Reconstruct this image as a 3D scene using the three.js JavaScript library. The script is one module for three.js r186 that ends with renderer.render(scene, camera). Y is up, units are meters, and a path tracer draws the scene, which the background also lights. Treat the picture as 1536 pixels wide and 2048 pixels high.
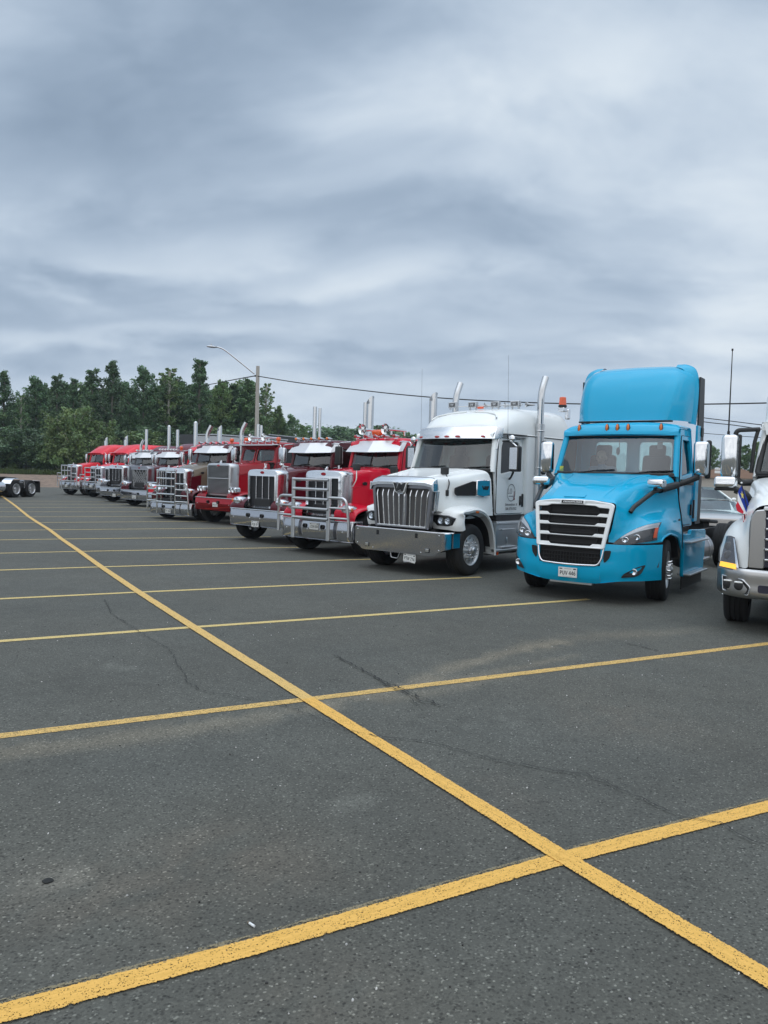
import * as THREE from 'three';
import { mergeGeometries, mergeVertices, toCreasedNormals } from 'three/addons/utils/BufferGeometryUtils.js';
import { RoundedBoxGeometry } from 'three/addons/geometries/RoundedBoxGeometry.js';
import { MarchingCubes } from 'three/addons/objects/MarchingCubes.js';

// ---------------------------------------------------------------- camera, sky, sun, exposure
const scene = new THREE.Scene();
const camera = new THREE.PerspectiveCamera(66.52, 0.75, 0.1, 3000);
camera.position.set(0, 1.94, 0);
camera.rotation.set(-0.0490, -0.5061, 0.0266, 'YXZ');
camera.updateMatrixWorld();
const renderer = new THREE.WebGLRenderer();
renderer.toneMapping = THREE.LinearToneMapping;
renderer.toneMappingExposure = 1.0;
renderer.shadowMap.enabled = true;

// seeded noise
let seed = 12345;
const rnd = () => { seed = (seed + 0x6d2b79f5) | 0; let t = Math.imul(seed ^ (seed >>> 15), 1 | seed); t = (t + Math.imul(t ^ (t >>> 7), 61 | t)) ^ t; return ((t ^ (t >>> 14)) >>> 0) / 4294967296; };
const rr = (a, b) => a + (b - a) * rnd();
const hash = (x, y) => { let h = Math.imul(x | 0, 374761393) ^ Math.imul(y | 0, 668265263); h = Math.imul(h ^ (h >>> 13), 1274126177); return ((h ^ (h >>> 16)) >>> 0) / 4294967296; };
const sm = (t) => t * t * (3 - 2 * t);
const clamp = (x, a = 0, b = 1) => Math.min(b, Math.max(a, x));
const step = (a, b, x) => sm(clamp((x - a) / (b - a)));
const lerp = (a, b, t) => a + (b - a) * t;
function vn(x, y) { const i = Math.floor(x), j = Math.floor(y), u = sm(x - i), v = sm(y - j); return lerp(lerp(hash(i, j), hash(i + 1, j), u), lerp(hash(i, j + 1), hash(i + 1, j + 1), u), v); }
function fbm(x, y, o = 5, gain = 0.5) { let s = 0, a = 0.5, n = 0; for (let k = 0; k < o; k++) { s += a * vn(x, y); n += a; a *= gain; const t = x * 1.62 - y * 1.2 + 7.3; y = x * 1.2 + y * 1.62 + 3.1; x = t; } return s / n; }

// direction of a pixel of the photograph (1536 x 2048), used to stand far things where the photo shows them
const FPX = 1561.08, CAM = new THREE.Vector3(0, 1.94, 0);
const dirOf = (u, v) => new THREE.Vector3((u - 768) / FPX, -(v - 1024) / FPX, -1).applyQuaternion(camera.quaternion).normalize();
const onGround = (u, v, y = 0) => { const d = dirOf(u, v); return CAM.clone().addScaledVector(d, (y - 1.94) / d.y); };
const atDist = (u, v, D) => { const d = dirOf(u, v); return CAM.clone().addScaledVector(d, D / Math.hypot(d.x, d.z)); };

// overcast sky: a lumpy deck of stratocumulus with paler thin places, the same all round
{
  const W = 3072, H = 1536, data = new Float32Array(W * H * 4);
  const thin = [[1190, 175, 0.10, 0.035, 0.26], [1330, 560, 0.13, 0.035, 0.18], [1020, 110, 0.22, 0.07, 0.12], [1440, 330, 0.16, 0.07, 0.12], [60, 345, 0.20, 0.03, 0.16], [380, 505, 0.2, 0.022, 0.13], [120, 690, 0.26, 0.02, 0.20], [700, 560, 0.16, 0.016, 0.10], [1000, 690, 0.25, 0.014, 0.08], [620, 640, 0.2, 0.012, 0.09], [1500, 60, 0.3, 0.1, 0.06], [860, 370, 0.12, 0.02, 0.07], [1330, 690, 0.2, 0.02, 0.10]];
  const thick = [[150, 150, 0.30, 0.16, -0.40], [420, 330, 0.26, 0.05, -0.08], [110, 575, 0.28, 0.035, -0.22], [600, 300, 0.3, 0.07, -0.06], [1010, 480, 0.25, 0.04, -0.10], [1150, 610, 0.3, 0.02, -0.08], [760, 610, 0.3, 0.016, -0.07], [690, 740, 0.4, 0.03, -0.06], [330, 640, 0.3, 0.018, -0.08], [560, 440, 0.3, 0.02, -0.07], [900, 260, 0.2, 0.03, -0.05], [1450, 740, 0.3, 0.02, -0.05]];
  const blobs = [...thin, ...thick].map(([u, v, w, h, a]) => { const q = dirOf(u, v); return [Math.atan2(q.x, -q.z), Math.asin(q.y), w, h, a]; });
  const j0 = Math.floor(H * 0.49);
  for (let j = 0; j < H; j++) {
    const el = ((j + 0.5) / H - 0.5) * Math.PI, y = Math.sin(el), c = Math.cos(el);
    for (let i = 0; i < W; i++) {
      const o = (j * W + i) * 4; data[o + 3] = 1;
      if (j < j0) { data[o] = 0.10; data[o + 1] = 0.12; data[o + 2] = 0.14; continue; }
      const th = ((i + 0.5) / W - 0.5) * 2 * Math.PI, x = Math.cos(th) * c, z = Math.sin(th) * c;
      const yy = Math.max(y, 0) + 0.30, qx = x / yy, qz = z / yy, px = qx * 0.86 + qz * 0.5, pz = qz * 0.86 - qx * 0.5;   // a flat cloud deck overhead
      const wx = fbm(px * 1.8 + 3, pz * 1.8, 3) - 0.5, wz = fbm(px * 1.8 - 9, pz * 1.8 + 5, 3) - 0.5;
      const big = fbm(px * 1.1 + wx * 0.7 + 11, pz * 1.5 + wz * 0.7, 4) - 0.5;
      const ax = px * 2.3 + wx * 0.9, az2 = pz * 3.7 + wz * 0.9;
      const lump = fbm(ax + 40, az2, 6, 0.56) - 0.5, ridge = 0.5 - Math.abs(2 * fbm(ax * 1.4 - 20, az2 * 1.4 + 70, 5) - 1) * 1.6;
      let k = 0.50 + 0.42 * big + 0.92 * lump * (0.75 + 0.8 * (big + 0.25)) + 0.05 * ridge;
      const az = Math.atan2(x, -z);
      for (const b of blobs) { const da = az - b[0] + 0.16 * wx, de = el - b[1] - da * 0.10 + 0.07 * wz + lump * 0.10; const e = (da / b[2]) ** 2 + (de / b[3]) ** 2; if (e < 6) k += b[4] * Math.exp(-e); }
      k += 0.13 * Math.exp(-Math.max(el, 0) / 0.12);                   // paler towards the horizon
      k = 0.5 + 0.52 * Math.tanh((k - 0.5) * 1.9);
      const zen = 1 + 1.6 * step(0.58, 1.25, el);                      // an overcast sky is brightest overhead
      const L = lerp(0.272, 0.88, k) * zen, t = clamp(k);
      data[o] = L * lerp(0.735, 0.92, t); data[o + 1] = L; data[o + 2] = L * lerp(1.37, 1.06, t);
    }
  }
  const sky = new THREE.DataTexture(data, W, H, THREE.RGBAFormat, THREE.FloatType);
  sky.mapping = THREE.EquirectangularReflectionMapping; sky.minFilter = sky.magFilter = THREE.LinearFilter; sky.needsUpdate = true;
  scene.background = sky; scene.environment = sky;
}
scene.fog = new THREE.FogExp2(new THREE.Color().setRGB(0.62, 0.72, 0.82), 0.0003);
const sun = new THREE.DirectionalLight(0xfff3e4, 1.3);
sun.position.set(-26, 66, 26); sun.target.position.set(6, 0, -20); sun.castShadow = true; sun.shadow.radius = 250;
sun.shadow.mapSize.set(2048, 2048);
Object.assign(sun.shadow.camera, { left: -80, right: 80, top: 90, bottom: -90, near: 1, far: 220 });
scene.add(sun, sun.target);
// ---------------------------------------------------------------- helpers
const numbers = {};
const numbered = (n) => { numbers[n] = (numbers[n] ?? -1) + 1; return numbers[n] ? `${n}_${String(numbers[n]).padStart(3, '0')}` : n; };
function tag(o, label, category, group, kind) { if (label) o.userData.label = label; if (category) o.userData.category = category; if (group) o.userData.group = group; if (kind) o.userData.kind = kind; return o; }
function thing(name, label, category, pos = [0, 0, 0], turn = 0, group) { const o = new THREE.Group(); o.name = numbered(name); o.position.set(...pos); o.rotation.y = turn; tag(o, label, category, group); scene.add(o); return o; }
function sub(name, parent, pos = [0, 0, 0]) { const o = new THREE.Group(); o.name = name; o.position.set(...pos); parent.add(o); return o; }
function plainGeo(g) {
  if (g.index) g = g.toNonIndexed();
  const n = g.attributes.position.count;
  if (!g.attributes.normal) g.computeVertexNormals();
  if (!g.attributes.uv) g.setAttribute('uv', new THREE.BufferAttribute(new Float32Array(n * 2), 2));
  for (const k of Object.keys(g.attributes)) if (!['position', 'normal', 'uv'].includes(k)) g.deleteAttribute(k);
  g.morphAttributes = {}; g.groups = [];
  return g;
}
function obj(name, geos, mat, parent = scene, label) {
  geos = [].concat(geos).flat().map(plainGeo);
  const m = new THREE.Mesh(geos.length > 1 ? mergeGeometries(geos) : geos[0], mat);
  m.name = parent === scene ? numbered(name) : name; m.castShadow = m.receiveShadow = true;
  if (label) m.userData.label = label;
  parent.add(m); return m;
}
const crease = (g, a = 0.6) => toCreasedNormals(g.index ? g.toNonIndexed() : g, a);
function mir(g) {                                            // mirror image across the truck's middle
  g = plainGeo(g.clone());
  for (const k of ['position', 'normal']) { const a = g.attributes[k]; for (let i = 0; i < a.count; i++) a.setZ(i, -a.getZ(i)); }
  for (const k of ['position', 'normal', 'uv']) {
    const a = g.attributes[k], s = a.itemSize, arr = a.array;
    for (let i = 0; i < a.count; i += 3) for (let c = 0; c < s; c++) { const t = arr[(i + 1) * s + c]; arr[(i + 1) * s + c] = arr[(i + 2) * s + c]; arr[(i + 2) * s + c] = t; }
  }
  return g;
}
const both = (g) => [g, mir(g)];
const warp = (g, fn) => { g = g.index ? g.toNonIndexed() : g; const p = g.attributes.position, q = new THREE.Vector3(); for (let i = 0; i < p.count; i++) { q.fromBufferAttribute(p, i); const r = fn(q.x, q.y, q.z); p.setXYZ(i, r[0], r[1], r[2]); } g.computeVertexNormals(); return g; };
const moved = (g, x, y, z, rx = 0, ry = 0, rz = 0) => g.applyMatrix4(new THREE.Matrix4().compose(new THREE.Vector3(x, y, z), new THREE.Quaternion().setFromEuler(new THREE.Euler(rx, ry, rz)), new THREE.Vector3(1, 1, 1)));
function bx(w, h, d, x, y, z, r = 0.008, rx = 0, ry = 0, rz = 0) { r = Math.min(r, w / 2.01, h / 2.01, d / 2.01); return moved(r > 0.002 ? new RoundedBoxGeometry(w, h, d, 2, r) : new THREE.BoxGeometry(w, h, d), x, y, z, rx, ry, rz); }
function cyl(r1, r2, len, x, y, z, axis = 'y', seg = 20, open = false) { const g = new THREE.CylinderGeometry(r1, r2, len, seg, 1, open); if (axis === 'x') g.rotateZ(-Math.PI / 2); if (axis === 'z') g.rotateX(Math.PI / 2); return g.translate(x, y, z); }
function ball(r, x, y, z, sx = 1, sy = 1, sz = 1, n = 12) { return new THREE.SphereGeometry(r, n * 1.5 | 0, n).scale(sx, sy, sz).translate(x, y, z); }
function lathe(pts, axis = 'z', seg = 36) { const g = new THREE.LatheGeometry(pts.map((p) => new THREE.Vector2(Math.max(p[0], 0.0001), p[1])), seg); if (axis === 'z') g.rotateX(Math.PI / 2); if (axis === 'x') g.rotateZ(-Math.PI / 2); return crease(g, 0.7); }
function pipe(pts, r, fillet = 0.08, radial = 10, closed = false) {   // a bent tube
  const P = pts.map((p) => new THREE.Vector3(...p)), path = new THREE.CurvePath(), n = P.length;
  let last = P[0];
  for (let i = 1; i < n - 1; i++) {
    const a = P[i].clone().sub(P[i - 1]), b = P[i + 1].clone().sub(P[i]), f = Math.min(fillet, a.length() * 0.48, b.length() * 0.48);
    const s = P[i].clone().addScaledVector(a.normalize(), -f), e = P[i].clone().addScaledVector(b.normalize(), f);
    path.add(new THREE.LineCurve3(last, s)); path.add(new THREE.QuadraticBezierCurve3(s, P[i], e)); last = e;
  }
  path.add(new THREE.LineCurve3(last, P[n - 1]));
  const ps = []; for (const c of path.curves) { const k = c.isLineCurve3 ? 1 : 6; for (let i = 0; i < k; i++) ps.push(c.getPoint(i / k)); } ps.push(P[n - 1]);
  const pl = new THREE.CurvePath(); for (let i = 0; i < ps.length - 1; i++) pl.add(new THREE.LineCurve3(ps[i], ps[i + 1]));
  const poly = new (class extends THREE.Curve { getPoint(t) { const k = t * (ps.length - 1), i = Math.min(Math.floor(k), ps.length - 2); return ps[i].clone().lerp(ps[i + 1], k - i); } getPointAt(t) { return this.getPoint(t); } getTangentAt(t) { const k = t * (ps.length - 1), i = clamp(Math.round(k), 0, ps.length - 1); return ps[Math.min(i + 1, ps.length - 1)].clone().sub(ps[Math.max(i - 1, 0)]).normalize(); } getTangent(t) { return this.getTangentAt(t); } })();
  return new THREE.TubeGeometry(poly, ps.length - 1, r, radial, closed);
}
const smoothTube = (pts, r, seg = 24, radial = 8) => new THREE.TubeGeometry(new THREE.CatmullRomCurve3(pts.map((p) => new THREE.Vector3(...p))), seg, r, radial);
function roundPoly(pts, r = 0.03) {                          // polygon with rounded corners
  const s = new (pts.hole ? THREE.Path : THREE.Shape)(), n = pts.length;
  for (let i = 0; i < n; i++) {
    const a = pts[(i + n - 1) % n], b = pts[i], c = pts[(i + 1) % n], la = Math.hypot(a[0] - b[0], a[1] - b[1]), lc = Math.hypot(c[0] - b[0], c[1] - b[1]), f = Math.min(b[2] ?? r, la * 0.45, lc * 0.45);
    const p = [b[0] + (a[0] - b[0]) / la * f, b[1] + (a[1] - b[1]) / la * f], q = [b[0] + (c[0] - b[0]) / lc * f, b[1] + (c[1] - b[1]) / lc * f];
    if (i) s.lineTo(p[0], p[1]); else s.moveTo(p[0], p[1]);
    if (f > 0.001) s.quadraticCurveTo(b[0], b[1], q[0], q[1]);
  }
  s.closePath(); return s;
}
function plate(pts, depth, { r = 0.03, bevel = 0.006, holes = [], seg = 1, curve = 6 } = {}) {   // flat part with chamfered edges, drawn in x-y, thick along +z
  const s = pts.isShape ? pts : roundPoly(pts, r);
  for (const h of holes) s.holes.push(h.isPath ? h : roundPoly(Object.assign([...h], { hole: true }), h.r ?? r));
  return new THREE.ExtrudeGeometry(s, { depth: Math.max(depth - 2 * bevel, 0.001), bevelEnabled: bevel > 0, bevelThickness: bevel, bevelSize: bevel, bevelOffset: -bevel, bevelSegments: 1, steps: seg, curveSegments: curve }).translate(0, 0, bevel);
}
const sidePlate = (pts, z0, z1, o) => plate(pts, z1 - z0, o).translate(0, 0, z0);            // pts are [x, y]
function frontPlate(pts, x0, x1, o = {}) {                                                    // pts are [z, y]; thick along x
  const f = (a) => a.map((p) => [-p[0], ...p.slice(1)]);
  return plate(pts.isShape ? pts : f(pts), x1 - x0, { ...o, holes: (o.holes ?? []).map((h) => h.isPath ? h : Object.assign(f(h), { r: h.r })) }).rotateY(Math.PI / 2).translate(x0, 0, 0);
}
// smooth surface through a grid of points
function cr(p0, p1, p2, p3, t) { const t2 = t * t, t3 = t2 * t; return 0.5 * (2 * p1 + (p2 - p0) * t + (2 * p0 - 5 * p1 + 4 * p2 - p3) * t2 + (3 * p1 - p0 - 3 * p2 + p3) * t3); }
function alongRow(row, t) { const n = row.length - 1, k = clamp(t, 0, 1) * n, i = Math.min(Math.floor(k), n - 1), f = k - i, g = (j) => j < 0 ? row[0].map((v, c) => 2 * v - row[1][c]) : j > n ? row[n].map((v, c) => 2 * v - row[n - 1][c]) : row[j]; const a = g(i - 1), b = g(i), c = g(i + 1), d = g(i + 2); return b.map((_, q) => cr(a[q], b[q], c[q], d[q], f)); }
function surf(grid, nu = 24, nv = 24) {                       // grid[row][col] = [x, y, z]
  const pos = [], uv = [], idx = [], cols = grid[0].length;
  for (let j = 0; j <= nv; j++) {
    const v = j / nv, ctrl = grid.map((row) => alongRow(row, v));
    for (let i = 0; i <= nu; i++) { const p = alongRow(ctrl, i / nu); pos.push(...p); uv.push(i / nu, v); }
  }
  for (let j = 0; j < nv; j++) for (let i = 0; i < nu; i++) { const a = j * (nu + 1) + i, b = a + 1, c = a + nu + 1, d = c + 1; idx.push(a, b, d, a, d, c); }
  const g = new THREE.BufferGeometry(); g.setAttribute('position', new THREE.Float32BufferAttribute(pos, 3)); g.setAttribute('uv', new THREE.Float32BufferAttribute(uv, 2)); g.setIndex(idx); g.computeVertexNormals();
  return g;
}
function loftX(sections, { a = 0.55, caps = true, sub = 1 } = {}) {   // sections: { x, p: half outline [[z, y], ...] from the top middle to the bottom }, mirrored
  const full = sections.map((s) => [...s.p.slice().reverse().map(([z, y, dx = 0]) => [s.x + dx, y, -z]), ...s.p.slice(s.p[0][0] === 0 ? 1 : 0).map(([z, y, dx = 0]) => [s.x + dx, y, z])]);
  const n = full[0].length, pos = [], uv = [];
  const tri = (p, q, r) => { for (const v of [p, q, r]) { pos.push(...v); uv.push(v[0], v[1] + v[2]); } };
  for (let i = 0; i < full.length - 1; i++) for (let j = 0; j < n - 1; j++) { const A = full[i][j], B = full[i][j + 1], C = full[i + 1][j], D = full[i + 1][j + 1]; tri(A, B, D); tri(A, D, C); }
  if (caps) for (const [k, f] of [[0, 1], [full.length - 1, -1]]) { const s = full[k]; for (let j = 0; j < n - 1 - j; j++) { const a0 = s[j], a1 = s[j + 1], b0 = s[n - 1 - j], b1 = s[n - 2 - j]; if (f > 0) { tri(a0, b0, b1); tri(a0, b1, a1); } else { tri(a0, b1, b0); tri(a0, a1, b1); } } }
  const g = new THREE.BufferGeometry(); g.setAttribute('position', new THREE.Float32BufferAttribute(pos, 3)); g.setAttribute('uv', new THREE.Float32BufferAttribute(uv, 2)); g.computeVertexNormals();
  return toCreasedNormals(g, a);
}
// ---------------------------------------------------------------- textures and materials
function dataTex(size, fn, { srgb = false, h = size, repeat } = {}) {
  const d = new Uint8Array(size * h * 4);
  for (let y = 0; y < h; y++) for (let x = 0; x < size; x++) { const c = fn(x, y), o = (y * size + x) * 4; d[o] = clamp(c[0]) * 255; d[o + 1] = clamp(c[1]) * 255; d[o + 2] = clamp(c[2]) * 255; d[o + 3] = 255; }
  const t = new THREE.DataTexture(d, size, h); t.wrapS = t.wrapT = THREE.RepeatWrapping; t.magFilter = THREE.LinearFilter; t.minFilter = THREE.LinearMipmapLinearFilter; t.generateMipmaps = true;
  if (srgb) t.colorSpace = THREE.SRGBColorSpace; if (repeat) t.repeat.set(...repeat); t.needsUpdate = true; return t;
}
function tileNoise(x, y, size, cell) { const n = size / cell, u = x / cell, v = y / cell, i = Math.floor(u), j = Math.floor(v), f = sm(u - i), g = sm(v - j), w = (a) => ((a % n) + n) % n; return lerp(lerp(hash(w(i) + cell * 91, w(j)), hash(w(i + 1) + cell * 91, w(j)), f), lerp(hash(w(i) + cell * 91, w(j + 1)), hash(w(i + 1) + cell * 91, w(j + 1)), f), g); }
const s2l = (c) => c <= 0.04045 ? c / 12.92 : ((c + 0.055) / 1.055) ** 2.4, l2s = (c) => c <= 0.0031308 ? c * 12.92 : 1.055 * c ** (1 / 2.4) - 0.055;
const lin = (r, g, b) => new THREE.Color().setRGB(r, g, b);
const std = (c, roughness = 0.7, metalness = 0, extra = {}) => new THREE.MeshStandardMaterial({ color: lin(...c), roughness, metalness, side: THREE.DoubleSide, ...extra });
const grime = dataTex(512, (x, y) => { const n = tileNoise(x, y, 512, 128) * 0.5 + tileNoise(x, y, 512, 64) * 0.3 + tileNoise(x, y, 512, 16) * 0.2; const k = 0.45 + 0.55 * n; return [k, k, k]; });
grime.repeat.set(1.3, 1.3);
const paint = (c, rough = 0.32) => new THREE.MeshPhysicalMaterial({ color: lin(...c), roughness: 0.6, specularIntensity: 0.15, clearcoat: 0.8, clearcoatRoughness: 0.05, side: THREE.DoubleSide });
const M = {
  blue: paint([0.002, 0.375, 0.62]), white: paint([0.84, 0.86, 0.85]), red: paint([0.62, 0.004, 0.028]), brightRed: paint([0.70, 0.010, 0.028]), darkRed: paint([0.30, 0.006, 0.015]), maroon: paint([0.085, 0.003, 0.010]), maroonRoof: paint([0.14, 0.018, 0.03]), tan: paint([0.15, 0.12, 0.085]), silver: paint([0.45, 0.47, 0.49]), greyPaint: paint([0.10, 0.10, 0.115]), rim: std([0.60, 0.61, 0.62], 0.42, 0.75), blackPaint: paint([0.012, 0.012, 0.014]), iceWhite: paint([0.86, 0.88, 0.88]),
  chrome: std([0.80, 0.81, 0.83], 0.30, 1, { roughnessMap: grime }), mirrorChrome: std([0.80, 0.81, 0.82], 0.07, 1), bumperChrome: std([0.52, 0.52, 0.54], 0.15, 1, { roughnessMap: grime }), stackChrome: std([0.58, 0.59, 0.60], 0.12, 1), alu: std([0.62, 0.63, 0.64], 0.5, 1, { roughnessMap: grime }), satin: std([0.55, 0.56, 0.57], 0.45, 1), darkChrome: std([0.30, 0.30, 0.32], 0.3, 1), chassis: std([0.016, 0.016, 0.017], 0.6), plastic: std([0.018, 0.019, 0.02], 0.5), black: std([0.008, 0.008, 0.009], 0.7), rubber: std([0.014, 0.014, 0.015], 0.85),
  amber: new THREE.MeshPhysicalMaterial({ color: lin(0.75, 0.17, 0.02), roughness: 0.25, clearcoat: 1 }), orange: new THREE.MeshPhysicalMaterial({ color: lin(0.80, 0.10, 0.015), roughness: 0.3, clearcoat: 1 }), redLens: new THREE.MeshPhysicalMaterial({ color: lin(0.4, 0.02, 0.02), roughness: 0.25, clearcoat: 1 }),
  amberOn: std([0.8, 0.4, 0.03], 0.4, 0, { emissive: lin(1, 0.55, 0.04), emissiveIntensity: 1.1 }),
  lens: new THREE.MeshPhysicalMaterial({ color: lin(0.9, 0.92, 0.94), roughness: 0.05, transmission: 1, thickness: 0, ior: 1.5, side: THREE.DoubleSide }),
  glass: new THREE.MeshPhysicalMaterial({ color: lin(0.62, 0.75, 0.75), roughness: 0.02, transmission: 1, thickness: 0, ior: 1.95, side: THREE.DoubleSide }),
  darkGlass: new THREE.MeshPhysicalMaterial({ color: lin(0.09, 0.11, 0.12), roughness: 0.03, transmission: 1, thickness: 0, ior: 1.52, side: THREE.DoubleSide }),
  seat: std([0.014, 0.014, 0.018], 0.9), dash: std([0.03, 0.03, 0.033], 0.8), lining: std([0.13, 0.13, 0.135], 0.9), reflector: std([0.85, 0.86, 0.88], 0.12, 1), bulb: std([0.9, 0.9, 0.88], 0.15, 0.3),
  concrete: std([0.36, 0.34, 0.31], 0.9), wood: std([0.30, 0.27, 0.23], 0.9), mudflap: std([0.02, 0.02, 0.021], 0.8), whitePlastic: std([0.7, 0.71, 0.7], 0.4), wire: std([0.02, 0.02, 0.022], 0.7),
};
// ---------------------------------------------------------------- ground, asphalt, painted lines, dark strips for cracks
{
  const soil = std([0.10, 0.095, 0.075], 0.95);
  const g = new THREE.PlaneGeometry(2400, 2400, 1, 1).rotateX(-Math.PI / 2).translate(0, -0.05, -400);
  tag(obj('ground', g, soil), 'earth ground running out to the horizon', null, null, 'structure');
  // asphalt: fine aggregate in the texture (4 m square), stains and tone in vertex colours
  const N = 2048, col = new Float32Array(N * N), bump = new Uint8Array(N * N);
  let s0 = 777; const r0 = () => { s0 = (Math.imul(s0, 1664525) + 1013904223) | 0; return (s0 >>> 0) / 4294967296; };
  for (let i = 0; i < N * N; i++) { const v = r0(); col[i] = 0.82 + 0.36 * v; bump[i] = 120 + (v - 0.5) * 60; }
  const blot = (x, y, r, v, b) => { const R = Math.ceil(r + 1); for (let j = -R; j <= R; j++) for (let i = -R; i <= R; i++) { const d = Math.hypot(i, j * 1.15) + (r0() - 0.5) * 0.7; if (d < r) { const o = (((y + j) & (N - 1)) * N) + ((x + i) & (N - 1)); col[o] = col[o] * 0.25 + v * 0.75; bump[o] = b; } } };
  for (let k = 0; k < 150000; k++) blot(r0() * N | 0, r0() * N | 0, 1.2 + r0() * 2.8, 0.45 + 1.05 * r0(), 90 + r0() * 100);
  for (let k = 0; k < 10000; k++) blot(r0() * N | 0, r0() * N | 0, 1.2 + r0() * 2.2, 1.8 + r0() * 1.5, 170 + r0() * 60);
  for (let k = 0; k < 420; k++) blot(r0() * N | 0, r0() * N | 0, 1.0 + r0() * 1.6, 5 + r0() * 5, 200);
  for (let k = 0; k < 9000; k++) blot(r0() * N | 0, r0() * N | 0, 1.2 + r0() * 2.6, 0.2 + r0() * 0.25, 10 + r0() * 30);
  const soft = new Float32Array(256 * 256); for (let y = 0; y < 256; y++) for (let x = 0; x < 256; x++) soft[y * 256 + x] = 0.86 + 0.28 * (tileNoise(x, y, 256, 32) * 0.5 + tileNoise(x, y, 256, 8) * 0.5);
  const tex = dataTex(N, (x, y) => { const v = 0.36 * col[y * N + x] * soft[(y >> 3) * 256 + (x >> 3)]; return [l2s(v * 1.0), l2s(v * 1.0), l2s(v * 1.0)]; }, { srgb: true });
  const bmp = dataTex(N, (x, y) => { const v = bump[y * N + x] / 255; return [v, v, v]; });
  const asphalt = new THREE.MeshStandardMaterial({ map: tex, bumpMap: bmp, bumpScale: 0.0035, roughness: 0.93, vertexColors: true, side: THREE.DoubleSide, color: lin(0.232, 0.224, 0.188) });
  const axis = (a, b, fa, fb, f, c) => { const o = []; let v = a; while (v < b) { o.push(v); v += v >= fa && v < fb ? f : c; } o.push(b); return o; };
  const xs = axis(-60, 26, -1, 8, 0.09, 1.0), zs = axis(-73, 14, -9, -1.2, 0.09, 0.8), nx = xs.length, nz = zs.length;
  const pos = new Float32Array(nx * nz * 3), colr = new Float32Array(nx * nz * 3), uv = new Float32Array(nx * nz * 2), idx = [];
  const distTo = (x, z, line) => { let b = 1e9, f = 0; for (let i = 0; i < line.length - 1; i++) { const [ax, az] = line[i], [bx2, bz] = line[i + 1], ux = bx2 - ax, uz = bz - az, t = clamp(((x - ax) * ux + (z - az) * uz) / (ux * ux + uz * uz)), d = Math.hypot(x - ax - ux * t, z - az - uz * t); if (d < b) { b = d; f = (i + t) / (line.length - 1); } } return [b, f]; };
  const W = (u, v) => { const p = onGround(u, v); return [p.x, p.z]; };
  const dirtA = [W(-40, 1510), W(120, 1492), W(300, 1468), W(480, 1440), W(640, 1412)], dirtB = [W(640, 1412), W(800, 1376), W(890, 1340), W(1000, 1308), W(1120, 1285)], dirtC = [W(860, 1362), W(980, 1345), W(1150, 1312)], dirtD = [W(1060, 1290), W(1200, 1272), W(1350, 1265), W(1450, 1262)], dirtE = [W(780, 1400), W(900, 1378), W(1000, 1352)];
  const pale = [[...W(566, 1572), 0.09], [...W(508, 1557), 0.05], [...W(700, 1605), 0.16], [...W(250, 1670), 0.1], [...W(1000, 1437), 0.08], [...W(1030, 1448), 0.07], [...W(1055, 1452), 0.06], [...W(950, 1455), 0.06], [...W(1352, 1565), 0.05], [...W(850, 1745), 0.12], [...W(110, 1772), 0.18], [...W(250, 1330), 0.2]];
  const brown = [[...W(100, 1780), 0.35], [...W(270, 1810), 0.3], [...W(560, 1730), 0.35], [...W(400, 1700), 0.3], [...W(980, 1590), 0.3], [...W(650, 2000), 0.3], [...W(1250, 1440), 0.5]];
  for (let j = 0; j < nz; j++) for (let i = 0; i < nx; i++) {
    const x = xs[i], z = zs[j], o = j * nx + i; pos.set([x, 0, z], o * 3); uv.set([x / 4, -z / 4], o * 2);
    let k = 0.86 + 0.24 * fbm(x * 0.35 + 5, z * 0.35, 4) + 0.10 * (fbm(x * 2.2, z * 2.2 + 30, 3) - 0.5), r = 1, gg = 1.0, b = 1.0;
    const grit = fbm(x * 6, z * 6, 4), add = (a, w, q) => { r += a * 0.75 * w; gg += a * 0.58 * w; b += a * 0.42 * w; };
    for (const [ln, w, a] of [[dirtA, 0.20, 0.85], [dirtB, 0.15, 0.95], [dirtC, 0.09, 0.6], [dirtD, 0.26, 0.55], [dirtE, 0.12, 0.6]]) { const [d, f] = distTo(x, z, ln); if (d < w * 2.5) add(a * step(0.28, 0.72, grit + 0.35 - 0.35 * d / w), Math.exp(-((d / w) ** 2))); }
    for (const p of pale) { const d = Math.hypot((x - p[0]) * 0.8, z - p[1]); if (d < p[2] * 1.8) { const w = 0.34 * step(0.45, 0.7, grit + 0.2 - 0.35 * (d / p[2]) ** 2); r += w; gg += w; b += w; } }
    for (const p of brown) { const d = Math.hypot(x - p[0], z - p[1]); if (d < p[2] * 2.2) { const w = 0.2 * step(0.45, 0.7, grit + 0.15) * Math.exp(-((d / p[2]) ** 2)); r += w * 0.9; gg += w * 0.55; b += w * 0.4; } }
    const mott = 0.06 * (fbm(x * 0.8 + 70, z * 0.8, 3) - 0.5); r *= 1 + mott; b *= 1 - mott;
    const farTone = 0.14 * step(-14, -34, z); k += farTone;  // asphalt colour gets paler towards the far end of the lot
    colr.set([k * r * 0.97, k * gg * 1.01, k * b * 1.03], o * 3);
    if (i < nx - 1 && j < nz - 1) { const a = o, c = o + nx; idx.push(a, c, a + 1, a + 1, c, c + 1); }
  }
  const ag = new THREE.BufferGeometry(); ag.setAttribute('position', new THREE.BufferAttribute(pos, 3)); ag.setAttribute('color', new THREE.BufferAttribute(colr, 3)); ag.setAttribute('uv', new THREE.BufferAttribute(uv, 2)); ag.setIndex(idx); ag.computeVertexNormals();
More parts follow.
